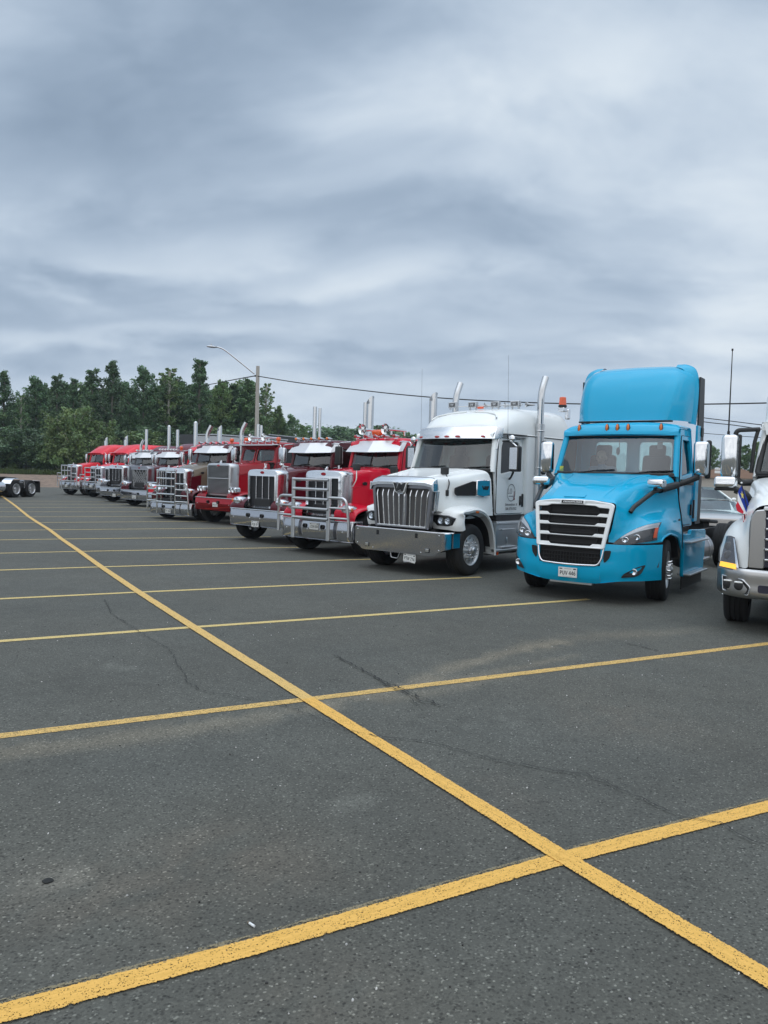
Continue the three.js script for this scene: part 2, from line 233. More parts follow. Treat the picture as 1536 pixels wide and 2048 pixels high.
  const lot = new THREE.Mesh(ag, asphalt); lot.name = 'parking_lot'; lot.receiveShadow = true; scene.add(tag(lot, 'worn grey asphalt of the truck parking lot', null, null, 'structure'));
  // gravel yard behind the trucks and gravel strip at the lot's far edge
  const gravelTex = dataTex(512, (x, y) => { const v = 0.55 + 0.5 * (hash(x >> 1, y >> 1) - 0.5) + 0.3 * (tileNoise(x, y, 512, 16) - 0.5) + 0.3 * (tileNoise(x, y, 512, 64) - 0.5); return [l2s(v), l2s(v), l2s(v)]; }, { srgb: true });
  const gravel = new THREE.MeshStandardMaterial({ map: gravelTex, color: lin(0.56, 0.50, 0.44), roughness: 0.95, side: THREE.DoubleSide });
  const sheet = (x0, x1, z0, z1, y, n = 1) => { const g = new THREE.PlaneGeometry(x1 - x0, z1 - z0, n, n).rotateX(-Math.PI / 2).translate((x0 + x1) / 2, y, (z0 + z1) / 2), p = g.attributes.position, u = g.attributes.uv; for (let i = 0; i < p.count; i++) u.setXY(i, p.getX(i) / 3, p.getZ(i) / 3); return g; };
  tag(obj('gravel_yard', sheet(26.0, 160, -130, 14, -0.004), gravel), 'pale gravel yard behind the parked trucks', null, null, 'structure');
  const verge = new THREE.MeshStandardMaterial({ map: gravelTex, color: lin(0.38, 0.27, 0.20), roughness: 0.95, side: THREE.DoubleSide });
  const vg = sheet(-160, 26, -96, -73, 0.0, 40); { const p = vg.attributes.position; for (let i = 0; i < p.count; i++) { const k = (-73 - p.getZ(i)) / 23; p.setY(i, -0.01 + 0.75 * sm(clamp(k * 1.6)) + 0.25 * k * fbm(p.getX(i) * 0.3, p.getZ(i) * 0.3, 3)); } vg.computeVertexNormals(); }
  tag(obj('gravel_verge', vg, verge), 'brown gravel strip between the asphalt and the trees', null, null, 'structure');
  const gg2 = sheet(-190, 26, -150, -94, 0.0, 60); { const p = gg2.attributes.position; for (let i = 0; i < p.count; i++) p.setY(i, 0.72 + 0.5 * fbm(p.getX(i) * 0.12, p.getZ(i) * 0.12, 4)); gg2.computeVertexNormals(); }
  tag(obj('grass_bank', gg2, std([0.035, 0.055, 0.02], 0.95)), 'green grass bank under the trees', null, null, 'structure');
  { // tufts
    const blade = new THREE.BufferGeometry(), bp = []; for (let k = 0; k < 5; k++) { const a = k / 5 * 6.28; bp.push(Math.cos(a) * 0.12, 0, Math.sin(a) * 0.12, Math.cos(a + 0.6) * 0.12, 0, Math.sin(a + 0.6) * 0.12, Math.cos(a + 0.3) * 0.3, 0.55, Math.sin(a + 0.3) * 0.3); } blade.setAttribute('position', new THREE.Float32BufferAttribute(bp, 3)); blade.computeVertexNormals();
    const n = 6000, im = new THREE.InstancedMesh(blade, std([0.06, 0.095, 0.03], 0.9), n), m = new THREE.Matrix4(), q = new THREE.Quaternion(), c = new THREE.Color();
    for (let k = 0; k < n; k++) { const z = -92.5 - 16 * rnd() ** 1.5, x = rr(-20, 26), s = rr(0.5, 1.3); m.compose(new THREE.Vector3(x, 0.85, z), q.setFromEuler(new THREE.Euler(0, rr(0, 6), 0)), new THREE.Vector3(s, s * rr(0.6, 1.2), s)); im.setMatrixAt(k, m); const v = rr(0.6, 1.3); im.setColorAt(k, c.setRGB(v * rr(0.9, 1.2), v, v * 0.9)); }
    im.name = 'grass'; scene.add(tag(im, 'long green grass along the edge of the trees', null, null, 'stuff'));
  }
  // painted lines
  const LN = 1024, lineTex = dataTex(LN, (x, y) => { const n = tileNoise(x, y * 8, LN, 4) * 0.35 + tileNoise(x, y * 8, LN, 16) * 0.3 + tileNoise(x, y * 8, LN, 64) * 0.35, v = 0.76 + 0.38 * n; return [l2s(v * 0.76), l2s(v * 0.435), l2s(v * (0.082 + 0.025 * n))]; }, { srgb: true, h: 128 });
  const lineAlpha = (amt) => dataTex(LN, (x, y) => { const sp = hash(x >> 1, (y >> 1) + 7) * 0.25 + hash(x >> 2, (y >> 2) + 99) * 0.35 + hash(x >> 3, (y >> 3) + 399) * 0.4, n = tileNoise(x, y * 8, LN, 32) * 0.5 + tileNoise(x, y * 8, LN, 128) * 0.5, e = Math.min(y, 127 - y) / 128, edge = step(0.0, 0.04 + 0.06 * hash(x >> 3, 5), e); const a = sp + 0.35 - amt * (0.5 + n) - (1 - edge) * 0.55; const v = a > 0.22 ? 1 : 0; return [v, v, v]; }, { h: 128 });
  const paleTex = dataTex(LN, (x, y) => { const n = tileNoise(x, y * 8, LN, 4) * 0.35 + tileNoise(x, y * 8, LN, 16) * 0.3 + tileNoise(x, y * 8, LN, 64) * 0.35, v = 0.80 + 0.26 * n; return [l2s(v * 0.66), l2s(v * 0.50), l2s(v * (0.17 + 0.05 * n))]; }, { srgb: true, h: 128 });
  const mk = (amt, tx = lineTex) => new THREE.MeshStandardMaterial({ map: tx, alphaMap: lineAlpha(amt), alphaTest: 0.5, roughness: 0.75, side: THREE.DoubleSide });
  const fresh = mk(0.36), worn = mk(0.36, paleTex), old = mk(0.44, paleTex), midTex = dataTex(LN, (x, y) => { const n = tileNoise(x, y * 8, LN, 4) * 0.35 + tileNoise(x, y * 8, LN, 16) * 0.3 + tileNoise(x, y * 8, LN, 64) * 0.35, v = 0.76 + 0.34 * n; return [l2s(v * 0.69), l2s(v * 0.45), l2s(v * (0.125 + 0.04 * n))]; }, { srgb: true, h: 128 }), midworn = mk(0.35, midTex), chipped = mk(0.46, midTex), faded = mk(0.62, paleTex); faded.color = lin(0.36, 0.40, 0.62);
  let level = 0;
  function stripe(pts, w, mat, y) {
    const p = [], u = [], ix = []; let s = rr(0, 3);
    const dense = []; for (let i = 0; i < pts.length - 1; i++) { const n = Math.max(1, Math.ceil(Math.hypot(pts[i + 1][0] - pts[i][0], pts[i + 1][1] - pts[i][1]) / 0.25)); for (let k = 0; k < n; k++) dense.push([lerp(pts[i][0], pts[i + 1][0], k / n), lerp(pts[i][1], pts[i + 1][1], k / n)]); } dense.push(pts[pts.length - 1]);
    dense.forEach((q, i) => { const a = dense[Math.max(0, i - 1)], b = dense[Math.min(dense.length - 1, i + 1)], l = Math.hypot(b[0] - a[0], b[1] - a[1]), nx2 = -(b[1] - a[1]) / l, nz2 = (b[0] - a[0]) / l, ww = w / 2 * (1 + 0.05 * (rnd() - 0.5)); if (i) s += Math.hypot(q[0] - dense[i - 1][0], q[1] - dense[i - 1][1]); p.push(q[0] + nx2 * ww, y, q[1] + nz2 * ww, q[0] - nx2 * ww, y, q[1] - nz2 * ww); u.push(s / 1.0, 0, s / 1.0, 1); if (i) { const o = i * 2; ix.push(o - 2, o - 1, o, o, o - 1, o + 1); } });
    const g = new THREE.BufferGeometry(); g.setAttribute('position', new THREE.Float32BufferAttribute(p, 3)); g.setAttribute('uv', new THREE.Float32BufferAttribute(u, 2)); g.setIndex(ix); g.computeVertexNormals(); return obj('painted_line', g, mat);
  }
  const spine = [[2.79, -1.84], [2.73, -2.94], [2.65, -6.04], [2.58, -9.4], [2.53, -12.36], [2.51, -15.72], [2.52, -18.71], [2.51, -21.97], [2.54, -25.15], [2.50, -28.36], [2.48, -31.56], [2.51, -34.96], [2.55, -38.48], [2.57, -41.69], [2.60, -62]];
  spine.unshift([2.86, 3]);
  tag(stripe(spine.slice(0, 4), 0.128, fresh, 0.012), 'near end of the long yellow line running away from the camera', null, null, 'structure');
  tag(stripe(spine.slice(3), 0.128, midworn, 0.012), 'far part of the long yellow line, paler and worn, running on to the far edge', null, null, 'structure');
  const cross = [[[-14, -3.0], [0.15, -2.955], [1.05, -2.93], [2.73, -2.94], [4.29, -2.885], [12, -2.75]], [[-14, -6.3], [0.3, -6.09], [2.65, -6.04], [8.68, -5.94], [14, -5.9]], [[-14, -9.45], [0.46, -9.40], [2.58, -9.4], [4.97, -9.35], [9.0, -9.34]], [[-14, -12.5], [0.6, -12.37], [2.53, -12.36], [8.9, -12.15]], [[-14, -15.8], [2.51, -15.72], [8.3, -15.5]], [[-14, -18.8], [2.51, -18.71], [8.2, -18.42]], [[-14, -22.1], [2.51, -21.97], [8.2, -21.6]], [[-14, -25.2], [2.59, -25.15], [8.5, -25.05]], [[-14, -28.3], [2.47, -28.36], [8.3, -28.5]], [[-14, -31.6], [8.3, -31.5]], [[-14, -35], [8.3, -34.9]], [[-14, -38.5], [8.3, -38.3]], [[-14, -41.8], [8.3, -41.6]], [[-14, -45], [8.3, -45]]];
  tag(stripe([[-14, -3.035], [0.15, -2.99], [1.05, -2.965], [2.73, -2.972], [4.29, -2.92], [12, -2.785]], 0.12, faded, 0.004), 'faded older yellow line showing along the edge of the nearest stall line', null, null, 'structure');
  const ord = ['nearest', 'second', 'third', 'fourth', 'fifth', 'sixth', 'seventh', 'eighth', 'ninth', 'tenth', 'eleventh', 'twelfth', 'thirteenth', 'farthest'];
  cross.forEach((c, i) => tag(stripe(c, 0.125 - (i === 0 ? 0.006 : 0), i === 0 ? fresh : i === 1 ? chipped : i < 5 ? worn : old, i === 0 ? 0.008 : 0.004), `${ord[i]} yellow stall line crossing the lot from left to right`, null, null, 'structure'));
  // cracks in the asphalt: dark strips on top, groove shade put into the colour
  const crackShadeMat = std([0.022, 0.022, 0.021], 1);
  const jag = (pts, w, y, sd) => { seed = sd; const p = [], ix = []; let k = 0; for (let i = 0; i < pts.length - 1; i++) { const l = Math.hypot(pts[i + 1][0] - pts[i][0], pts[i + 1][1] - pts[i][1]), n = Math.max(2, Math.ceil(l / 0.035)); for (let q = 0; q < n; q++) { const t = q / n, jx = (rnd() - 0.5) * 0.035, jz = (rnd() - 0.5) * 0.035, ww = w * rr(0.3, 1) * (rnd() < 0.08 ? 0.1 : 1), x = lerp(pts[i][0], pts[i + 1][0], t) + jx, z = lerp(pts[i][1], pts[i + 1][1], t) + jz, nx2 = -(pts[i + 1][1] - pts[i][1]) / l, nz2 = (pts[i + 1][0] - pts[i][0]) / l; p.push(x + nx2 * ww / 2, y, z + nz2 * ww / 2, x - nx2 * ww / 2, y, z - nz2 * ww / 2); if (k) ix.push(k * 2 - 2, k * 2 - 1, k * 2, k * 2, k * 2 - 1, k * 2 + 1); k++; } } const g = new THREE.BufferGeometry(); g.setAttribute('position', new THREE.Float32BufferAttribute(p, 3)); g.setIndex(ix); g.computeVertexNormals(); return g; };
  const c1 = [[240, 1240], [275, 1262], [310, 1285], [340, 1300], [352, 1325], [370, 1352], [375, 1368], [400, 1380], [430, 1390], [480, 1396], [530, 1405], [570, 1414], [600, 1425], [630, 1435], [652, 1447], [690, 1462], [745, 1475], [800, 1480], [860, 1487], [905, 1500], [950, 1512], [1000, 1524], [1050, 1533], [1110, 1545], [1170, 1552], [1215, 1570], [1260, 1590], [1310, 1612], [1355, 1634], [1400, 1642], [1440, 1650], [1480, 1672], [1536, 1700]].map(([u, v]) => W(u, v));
  tag(obj('crack_shade', jag(c1, 0.010, 0.016, 31), crackShadeMat), 'long thin cracked line of painted groove shade wandering across the asphalt from left to right', null, null, 'structure');
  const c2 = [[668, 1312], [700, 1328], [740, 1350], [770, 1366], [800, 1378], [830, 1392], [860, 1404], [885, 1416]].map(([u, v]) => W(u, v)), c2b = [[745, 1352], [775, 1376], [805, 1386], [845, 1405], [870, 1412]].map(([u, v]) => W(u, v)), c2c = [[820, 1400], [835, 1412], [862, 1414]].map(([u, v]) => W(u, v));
  tag(obj('crack_shade', [jag(c2, 0.02, 0.016, 5), jag(c2b, 0.017, 0.0165, 9), jag(c2c, 0.013, 0.017, 11)], crackShadeMat), 'short wide broken lines of painted groove shade across the second stall line', null, null, 'structure');
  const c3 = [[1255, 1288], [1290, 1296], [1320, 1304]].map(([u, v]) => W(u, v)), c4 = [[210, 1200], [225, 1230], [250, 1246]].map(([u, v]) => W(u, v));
  tag(obj('crack_shade', [jag(c3, 0.02, 0.012, 15), jag(c4, 0.012, 0.012, 17)], crackShadeMat), 'faint short cracks as strips of painted shade in front of the blue truck and beside the long line', null, null, 'structure');
  seed = 4242;
  { // loose chips of stone lying on the asphalt
    const n = 900, im = new THREE.InstancedMesh(new THREE.IcosahedronGeometry(0.006, 0), std([0.42, 0.41, 0.39], 0.9), n), m = new THREE.Matrix4(), q = new THREE.Quaternion(), c = new THREE.Color();
    for (let k = 0; k < n; k++) { const z = -1.2 - 9 * rnd() ** 1.4, x = rr(-0.6, 7.5), s = rr(0.3, 1.0); m.compose(new THREE.Vector3(x, 0.003, z), q.setFromEuler(new THREE.Euler(rr(0, 3), rr(0, 3), 0)), new THREE.Vector3(s * 1.3, s * 0.8, s)); im.setMatrixAt(k, m); const v = rnd() < 0.45 ? rr(0.05, 0.15) : rr(0.5, 1.4); im.setColorAt(k, c.setRGB(v, v, v)); }
    im.name = 'stone_chips'; scene.add(tag(im, 'loose stone chips scattered on the asphalt', null, null, 'stuff'));
  }
  // small things on the asphalt
  { const p = onGround(502, 1852), b = thing('cigarette_butt', 'white cigarette butt lying on the asphalt near the nearest yellow line', 'cigarette butt', [p.x, 0.003, p.z], -1.25); obj('paper', [cyl(0.0055, 0.0055, 0.034, 0.006, 0.0055, 0, 'x', 10)], M.whitePlastic, b); obj('filter', [cyl(0.0056, 0.0056, 0.010, -0.016, 0.0055, 0, 'x', 10)], M.tan, b); }
  { const p = onGround(96, 1763), b = thing('stone', 'dark flat lump of tar on the asphalt at lower left', 'stone', [p.x, 0, p.z]); obj('lump', [warp(new THREE.IcosahedronGeometry(0.024, 3), (x, y, z) => { const k = 1 + 0.35 * (vn(x * 90 + 5, z * 90 + y * 40) - 0.5); return [x * k, Math.max(0.004 + y * 0.3 * k, 0), z * k]; })], std([0.012, 0.013, 0.012], 0.8), b); }
}
// ---------------------------------------------------------------- truck parts (x forward, y up, z to the truck's right; origin on the ground under the front axle)
const tyreGeo = (w, R = 0.5) => lathe([[0.29, -w * 0.46], [0.33, -w * 0.5], [0.42, -w * 0.52], [R - 0.035, -w * 0.5], [R - 0.012, -w * 0.45], [R, -w * 0.36], [R, -w * 0.22], [R - 0.014, -w * 0.215], [R - 0.014, -w * 0.185], [R, -w * 0.18], [R, -w * 0.02], [R - 0.014, -w * 0.015], [R - 0.014, w * 0.015], [R, w * 0.02], [R, w * 0.18], [R - 0.014, w * 0.185], [R - 0.014, w * 0.215], [R, w * 0.22], [R, w * 0.36], [R - 0.012, w * 0.45], [R - 0.035, w * 0.5], [0.42, w * 0.52], [0.33, w * 0.5], [0.29, w * 0.46]], 'z', 48);
const tyreW = tyreGeo(0.30), tyreD = mergeGeometries([tyreGeo(0.27).translate(0, 0, -0.155), tyreGeo(0.27).translate(0, 0, 0.155)].map(plainGeo));
const discShape = (R, hubR) => { const s = new THREE.Shape(); s.absarc(0, 0, R, 0, Math.PI * 2); const h = new THREE.Path(); h.absarc(0, 0, hubR, 0, Math.PI * 2); s.holes.push(h); for (let k = 0; k < 10; k++) { const a = (k + 0.5) / 10 * Math.PI * 2, p = new THREE.Path(); p.absarc(Math.cos(a) * 0.222, Math.sin(a) * 0.222, 0.030, 0, Math.PI * 2); s.holes.push(p); } return s; };
const cone = (g, k) => warp(g, (x, y, z) => [x, y, z + k * (0.285 - Math.hypot(x, y))]);
const disc = new THREE.ExtrudeGeometry(discShape(0.285, 0.06), { depth: 0.018, bevelEnabled: true, bevelSize: 0.004, bevelThickness: 0.004, bevelSegments: 1, curveSegments: 14 });
const rimLip = lathe([[0.270, -0.10], [0.272, 0.10], [0.285, 0.125], [0.302, 0.135], [0.306, 0.128], [0.292, 0.11], [0.29, -0.1]], 'z', 48);
const nutRing = (z, r, len) => { const o = []; for (let k = 0; k < 10; k++) { const a = k / 10 * Math.PI * 2; o.push(cyl(0.017, 0.021, len, Math.cos(a) * r, Math.sin(a) * r, z, 'z', 8), ball(0.017, Math.cos(a) * r, Math.sin(a) * r, z + len / 2, 1, 1, 0.8, 6)); } return o; };
const steerRim = mergeGeometries([cone(disc.clone(), 0.10).translate(0, 0, 0.07), rimLip].map(plainGeo));
const steerNuts = mergeGeometries(nutRing(0.145, 0.145, 0.085).map(plainGeo)), steerHub = lathe([[0.10, 0.09], [0.098, 0.15], [0.085, 0.175], [0.06, 0.185], [0.045, 0.21], [0.0001, 0.225]], 'z', 24);
const driveRim = mergeGeometries([cone(disc.clone(), -0.25).translate(0, 0, -0.06), rimLip.clone().scale(1, 1, 1.1).translate(0, 0, 0.04)].map(plainGeo));
const driveNuts = mergeGeometries(nutRing(-0.05, 0.15, 0.07).map(plainGeo)), driveHub = lathe([[0.11, -0.08], [0.105, 0.06], [0.09, 0.10], [0.06, 0.12], [0.0001, 0.14]], 'z', 24);
function wheel(t, name, x, z, dual, turn = 0, rimMat = M.rim) {
  const g = sub(name, t, [x, 0.5, z]); g.rotation.y = (z > 0 ? 0 : Math.PI) + turn;
  obj('tyre', [dual ? tyreD : tyreW].map((q) => q.clone()), M.rubber, g);
  const off = dual ? 0.155 : 0.01;
  obj('rim', [(dual ? driveRim : steerRim).clone().translate(0, 0, off)], rimMat, g);
  obj('hub', [(dual ? driveHub : steerHub).clone().translate(0, 0, off)], M.satin, g);
  obj('lug_nuts', [(dual ? driveNuts : steerNuts).clone().translate(0, 0, off)], M.mirrorChrome, g);
  return g;
}
function chassis(t, o) {   // rails, axle, tandem, tanks, fifth wheel
  const { rear = -6.2, ax = [-4.7, -6.0], tankX = [-1.5, -2.9], tank = true, frontX = 0.6, turn = 0, frameY = 0.86, tankMat = M.alu, stepMat = M.alu, flap = M.mudflap, rimMat = M.rim } = o;
  wheel(t, 'front_wheel', 0, 1.05, false, turn, rimMat); wheel(t, 'front_wheel', 0, -1.05, false, turn, rimMat);
  for (const x of ax) for (const s of [1, -1]) wheel(t, 'rear_wheel', x, s * 0.92, true, 0, rimMat);
  obj('frame', [...[0.43, -0.43].map((z) => bx(frontX - rear, 0.26, 0.08, (frontX + rear) / 2, frameY, z)), ...[-1, -2.4, -3.6, rear + 0.1].map((x) => bx(0.1, 0.2, 0.8, x, frameY, 0)), bx(0.12, 0.14, 1.9, 0, 0.5, 0, 0.03), ...ax.map((x) => cyl(0.09, 0.09, 1.8, x, 0.5, 0, 'z', 12)), ...ax.map((x) => ball(0.24, x, 0.5, 0)), bx(0.9, 0.5, 0.7, 0.05, 0.95, 0, 0.05), bx(0.5, 0.35, 1.7, 0.42, 0.62, 0, 0.04)], M.chassis, t);
  obj('fifth_wheel', [bx(0.9, 0.08, 0.85, (ax[0] + ax[1]) / 2, frameY + 0.26, 0, 0.03, 0, 0, 0.06), bx(0.6, 0.12, 0.5, (ax[0] + ax[1]) / 2, frameY + 0.17, 0)], M.chassis, t);
  if (tank) for (const s of [1, -1]) {
    obj('fuel_tank', [cyl(0.31, 0.31, tankX[0] - tankX[1], (tankX[0] + tankX[1]) / 2, 0.62, s * 0.86, 'x', 28), ball(0.31, tankX[0], 0.62, s * 0.86, 0.18), ball(0.31, tankX[1], 0.62, s * 0.86, 0.18)], tankMat, t);
    obj('tank_step', [bx(0.5, 0.03, 0.22, tankX[0] - 0.3, 0.5, s * 1.13, 0.01), bx(0.5, 0.03, 0.2, tankX[0] - 0.3, 0.86, s * 1.12, 0.01), ...[0.3, 0.9].map((d) => lathe([[0.316, -0.03], [0.32, -0.025], [0.32, 0.025], [0.316, 0.03]], 'x', 28).translate(tankX[0] - d, 0.62, s * 0.86))], stepMat, t);
  }
  for (const s of [1, -1]) obj('mud_flap', [bx(0.02, 0.62, 0.6, rear + 0.02 - 0.25, 0.56, s * 0.92, 0.006), bx(0.05, 0.06, 0.66, rear - 0.2, 0.9, s * 0.86)], flap, t);
}
const plateTex = {};
function plateMat(text) {
  if (plateTex[text]) return plateTex[text];
  const c = document.createElement('canvas'); c.width = 256; c.height = 128; const g = c.getContext('2d');
  g.fillStyle = '#d9dad6'; g.fillRect(0, 0, 256, 128); g.fillStyle = '#23262c'; g.textAlign = 'center'; g.textBaseline = 'middle';
  g.font = 'bold 74px sans-serif'; const w = g.measureText(text).width; g.save(); g.translate(128, 74); g.scale(222 / w, 1); g.fillText(text, 0, 0); g.restore();
  g.fillStyle = '#3a3d45'; g.fillRect(14, 12, 40, 14); g.fillRect(204, 10, 38, 16); g.fillStyle = '#a9a6a8'; g.fillRect(78, 14, 100, 8); g.fillRect(60, 116, 130, 5);
  const tx = new THREE.CanvasTexture(c); tx.colorSpace = THREE.SRGBColorSpace; tx.magFilter = THREE.LinearFilter;
  return plateTex[text] = new THREE.MeshStandardMaterial({ map: tx, roughness: 0.5, side: THREE.DoubleSide });
}
// a printed sheet facing forward (or, with side, facing left), wrapped in uv 0..1
function sheetGeo(w, h) { return new THREE.PlaneGeometry(w, h); }
function licence(t, text, x, y, z, roll = 0) {
  const p = obj('licence_plate', [sheetGeo(0.305, 0.152).rotateX(0).rotateZ(roll).rotateY(Math.PI / 2).translate(x + 0.006, y, z)], plateMat(text), t);
  obj('plate_backing', [bx(0.008, 0.156, 0.309, 0, 0, 0, 0.003).rotateX(-roll).translate(x, y, z)], M.satin, p);
}
function cab(t, o) {
  const { body, xb, xbc, yb, hwb, xt, xtc, yt, hwt, yr, xr, yf, doorX, win, split, roofRise = 0.12, roofMat = o.body, glass = M.glass, seal = M.plastic, handle = M.plastic, inside = true, backWin = [], roofFlat = 0, pillar = 0.045, wipers = true, doorMat = o.body, sideGlass = M.darkGlass, roof = true } = o;
  const wsX = (z, v) => lerp(lerp(xb, xbc, split ? Math.abs(z) : z * z), lerp(xt, xtc, split ? Math.abs(z) : z * z), v);
  const P = (s, v) => [wsX(s, v), lerp(yb, yt, v), s * lerp(hwb, hwt, v)];
  const pane = (a, b) => surf([0, 0.33, 0.66, 1].map((v) => [0, 0.25, 0.5, 0.75, 1].map((k) => P(lerp(a, b, k), v))), 8, 12);
  if (split) { obj('windshield', pane(0.02, 0.98), glass, t); obj('windshield', pane(-0.98, -0.02), glass, t); obj('centre_post', pipe([P(0, 0), P(0, 1)], 0.022, 0.02, 8), o.seal ?? seal, t); }
  else obj('windshield', pane(-1, 1), glass, t);
  const ring = [], N = 12; for (let k = 0; k <= N; k++) ring.push(P(lerp(-0.99, 0.99, k / N), 0.0)); for (let k = 1; k <= 4; k++) ring.push(P(0.99, k / 4)); for (let k = 1; k <= N; k++) ring.push(P(lerp(0.99, -0.99, k / N), 1)); for (let k = 1; k <= 4; k++) ring.push(P(-0.99, 1 - k / 4));
  obj('windshield_seal', pipe(ring, o.sealR ?? 0.024, 0.06, 8), seal, t);
  // side: one panel with the window cut out; leans in above the belt line
  const lean = (y) => (y > yb ? (hwb - hwt) * (y - yb) / (yt - yb) : 0);
  const zs = hwb + 0.045;
  const bend = (s) => (x, y, z) => [x, y, (z - lean(y)) * s];
  const outline = [[xbc - 0.015, yb], [xtc - 0.015, yt], [xtc - 0.10, yr], [xr, yr], [xr, yf], [doorX[0] - 0.02, yf], [doorX[0] + 0.04, yb - 0.35]];
  for (const s of [1, -1]) {
    obj('cab_side', crease(warp(sidePlate(outline, zs - 0.05, zs, { r: 0.04, holes: [win], bevel: 0.008 }), bend(s)), 0.5), body, t);
    const dOut = [[Math.min(xbc - 0.06, doorX[0]), yb + 0.0], [Math.min(xtc - 0.07, win[1]?.[0] + 0.06), yr - 0.12], [doorX[1], yr - 0.12], [doorX[1], yf + 0.03], [doorX[0], yf + 0.03]];
    const d = obj('door', crease(warp(sidePlate(dOut, zs + 0.001, zs + 0.016, { r: 0.07, holes: [win], bevel: 0.006 }), bend(s)), 0.5), doorMat, t);
    obj('door_gap', warp(pipe([...dOut, dOut[0]].map(([x, y]) => [x, y, zs + 0.004]), 0.009, 0.07, 5), bend(s)), M.black, d);
    obj('side_window', crease(warp(sidePlate(win, zs - 0.035, zs - 0.03, { r: win.r ?? 0.05, bevel: 0 }), bend(s)), 0.5), sideGlass, d);
    obj('door_handle', bx(0.05, 0.20, 0.03, doorX[1] + 0.12, lerp(yf, yb, 0.32), s * (zs + 0.03), 0.012), handle, d);
    obj('a_pillar', pipe([[xbc, yb - 0.05, s * hwb], [xtc, yt + 0.02, s * hwt]], pillar, 0.02, 10), body, t);
  }
  // roof, header, cowl, back wall, floor
  if (roof) {
    const e = hwt + 0.05 - (hwb - hwt) * (yr - yt) / (yt - yb), cols = [-1, -0.86, -0.5, 0, 0.5, 0.86, 1], dip = (c) => (Math.abs(c) > 0.95 ? 1 : 0);
    const row = (x, y, ed) => cols.map((c) => [x - (Math.abs(c) > 0.8 ? 0.03 : 0) - 0.05 * c * c * (split ? 0 : 1), dip(c) ? ed : y - (y - ed) * 0.22 * (Math.abs(c) > 0.8 ? 1 : Math.abs(c) * 0.3), c * e]);
    obj('roof', surf([row(xt + 0.03, yt, yt), row(xt, yt + roofRise * 0.75, yr - 0.03), row(xt - 0.16, yr + roofRise * 0.75, yr), row(lerp(xt, xr, 0.5), yr + roofRise, yr), row(xr, yr + roofRise * 0.9, yr)], 24, 28), roofMat, t);
  }
  obj('cowl', surf([[...[-1, -0.5, 0, 0.5, 1].map((s) => { const p = P(s, 0); return [p[0] + 0.12, p[1] - 0.03, p[2]]; })], [...[-1, -0.5, 0, 0.5, 1].map((s) => { const p = P(s, 0); return [p[0] - 0.01, p[1] + 0.005, p[2]]; })]], 4, 16), M.plastic, t);
  obj('back_wall', frontPlate([[-zs + 0.01, yf], [zs - 0.01, yf], [zs - 0.01, yb], [zs - lean(yr) - 0.01, yr + roofRise * 0.6], [-zs + lean(yr) + 0.01, yr + roofRise * 0.6], [-zs + 0.01, yb]], xr - 0.03, xr + 0.01, { r: 0.05, bevel: 0, holes: backWin }), body, t);
  obj('cab_floor', bx(doorX[0] - xr + 0.1, 0.06, zs * 2 - 0.12, (doorX[0] + xr) / 2, yf + 0.04, 0, 0.01), M.chassis, t);
  obj('firewall', [bx(0.05, yb - yf - 0.02, hwb * 2 - 0.04, xbc + 0.02, (yb + yf) / 2 - 0.02, 0, 0.01)], M.dash, t);
  if (inside) {
    obj('dashboard', [bx(0.42, 0.22, hwb * 1.96, (o.dashX ?? xbc - 0.12), yb - 0.13, 0, 0.06), bx(0.22, 0.10, 0.6, xbc - 0.16, yb - 0.02, -0.45, 0.04)], M.dash, t);
    obj('steering_wheel', new THREE.TorusGeometry(0.22, 0.018, 8, 28).rotateY(Math.PI / 2).rotateZ(0.9).translate(xbc - 0.42, yb - 0.05, -0.48), M.black, t);
    for (const s of [1, -1]) obj('seat', [bx(0.5, 0.16, 0.52, xr + 0.55, yf + 0.50, s * 0.5, 0.06), bx(0.16, 0.72, 0.50, xr + 0.24, yf + 0.90, s * 0.5, 0.07, 0, 0, 0.14), bx(0.11, 0.22, 0.30, xr + 0.17, yf + 1.34, s * 0.5, 0.05, 0, 0, 0.1)], M.seat, t);
    obj('headliner', bx(xt - xr - 0.15, 0.03, hwt * 2 - 0.1, (xt + xr) / 2 - 0.08, yr - 0.06, 0, 0.01), M.lining, t);
  }
  if (wipers) for (const s of [0.55, -0.35]) { const a = P(s, 0), b = P(s - 0.62 * Math.sign(1), 0.10); obj('wiper', pipe([[a[0] + 0.04, a[1], a[2]], [(a[0] + b[0]) / 2 + 0.04, a[1] + 0.05, (a[2] + b[2]) / 2], [b[0] + 0.02, b[1], b[2]]], 0.012, 0.05, 6), M.black, t); }
  return { P, lean, zs };
}
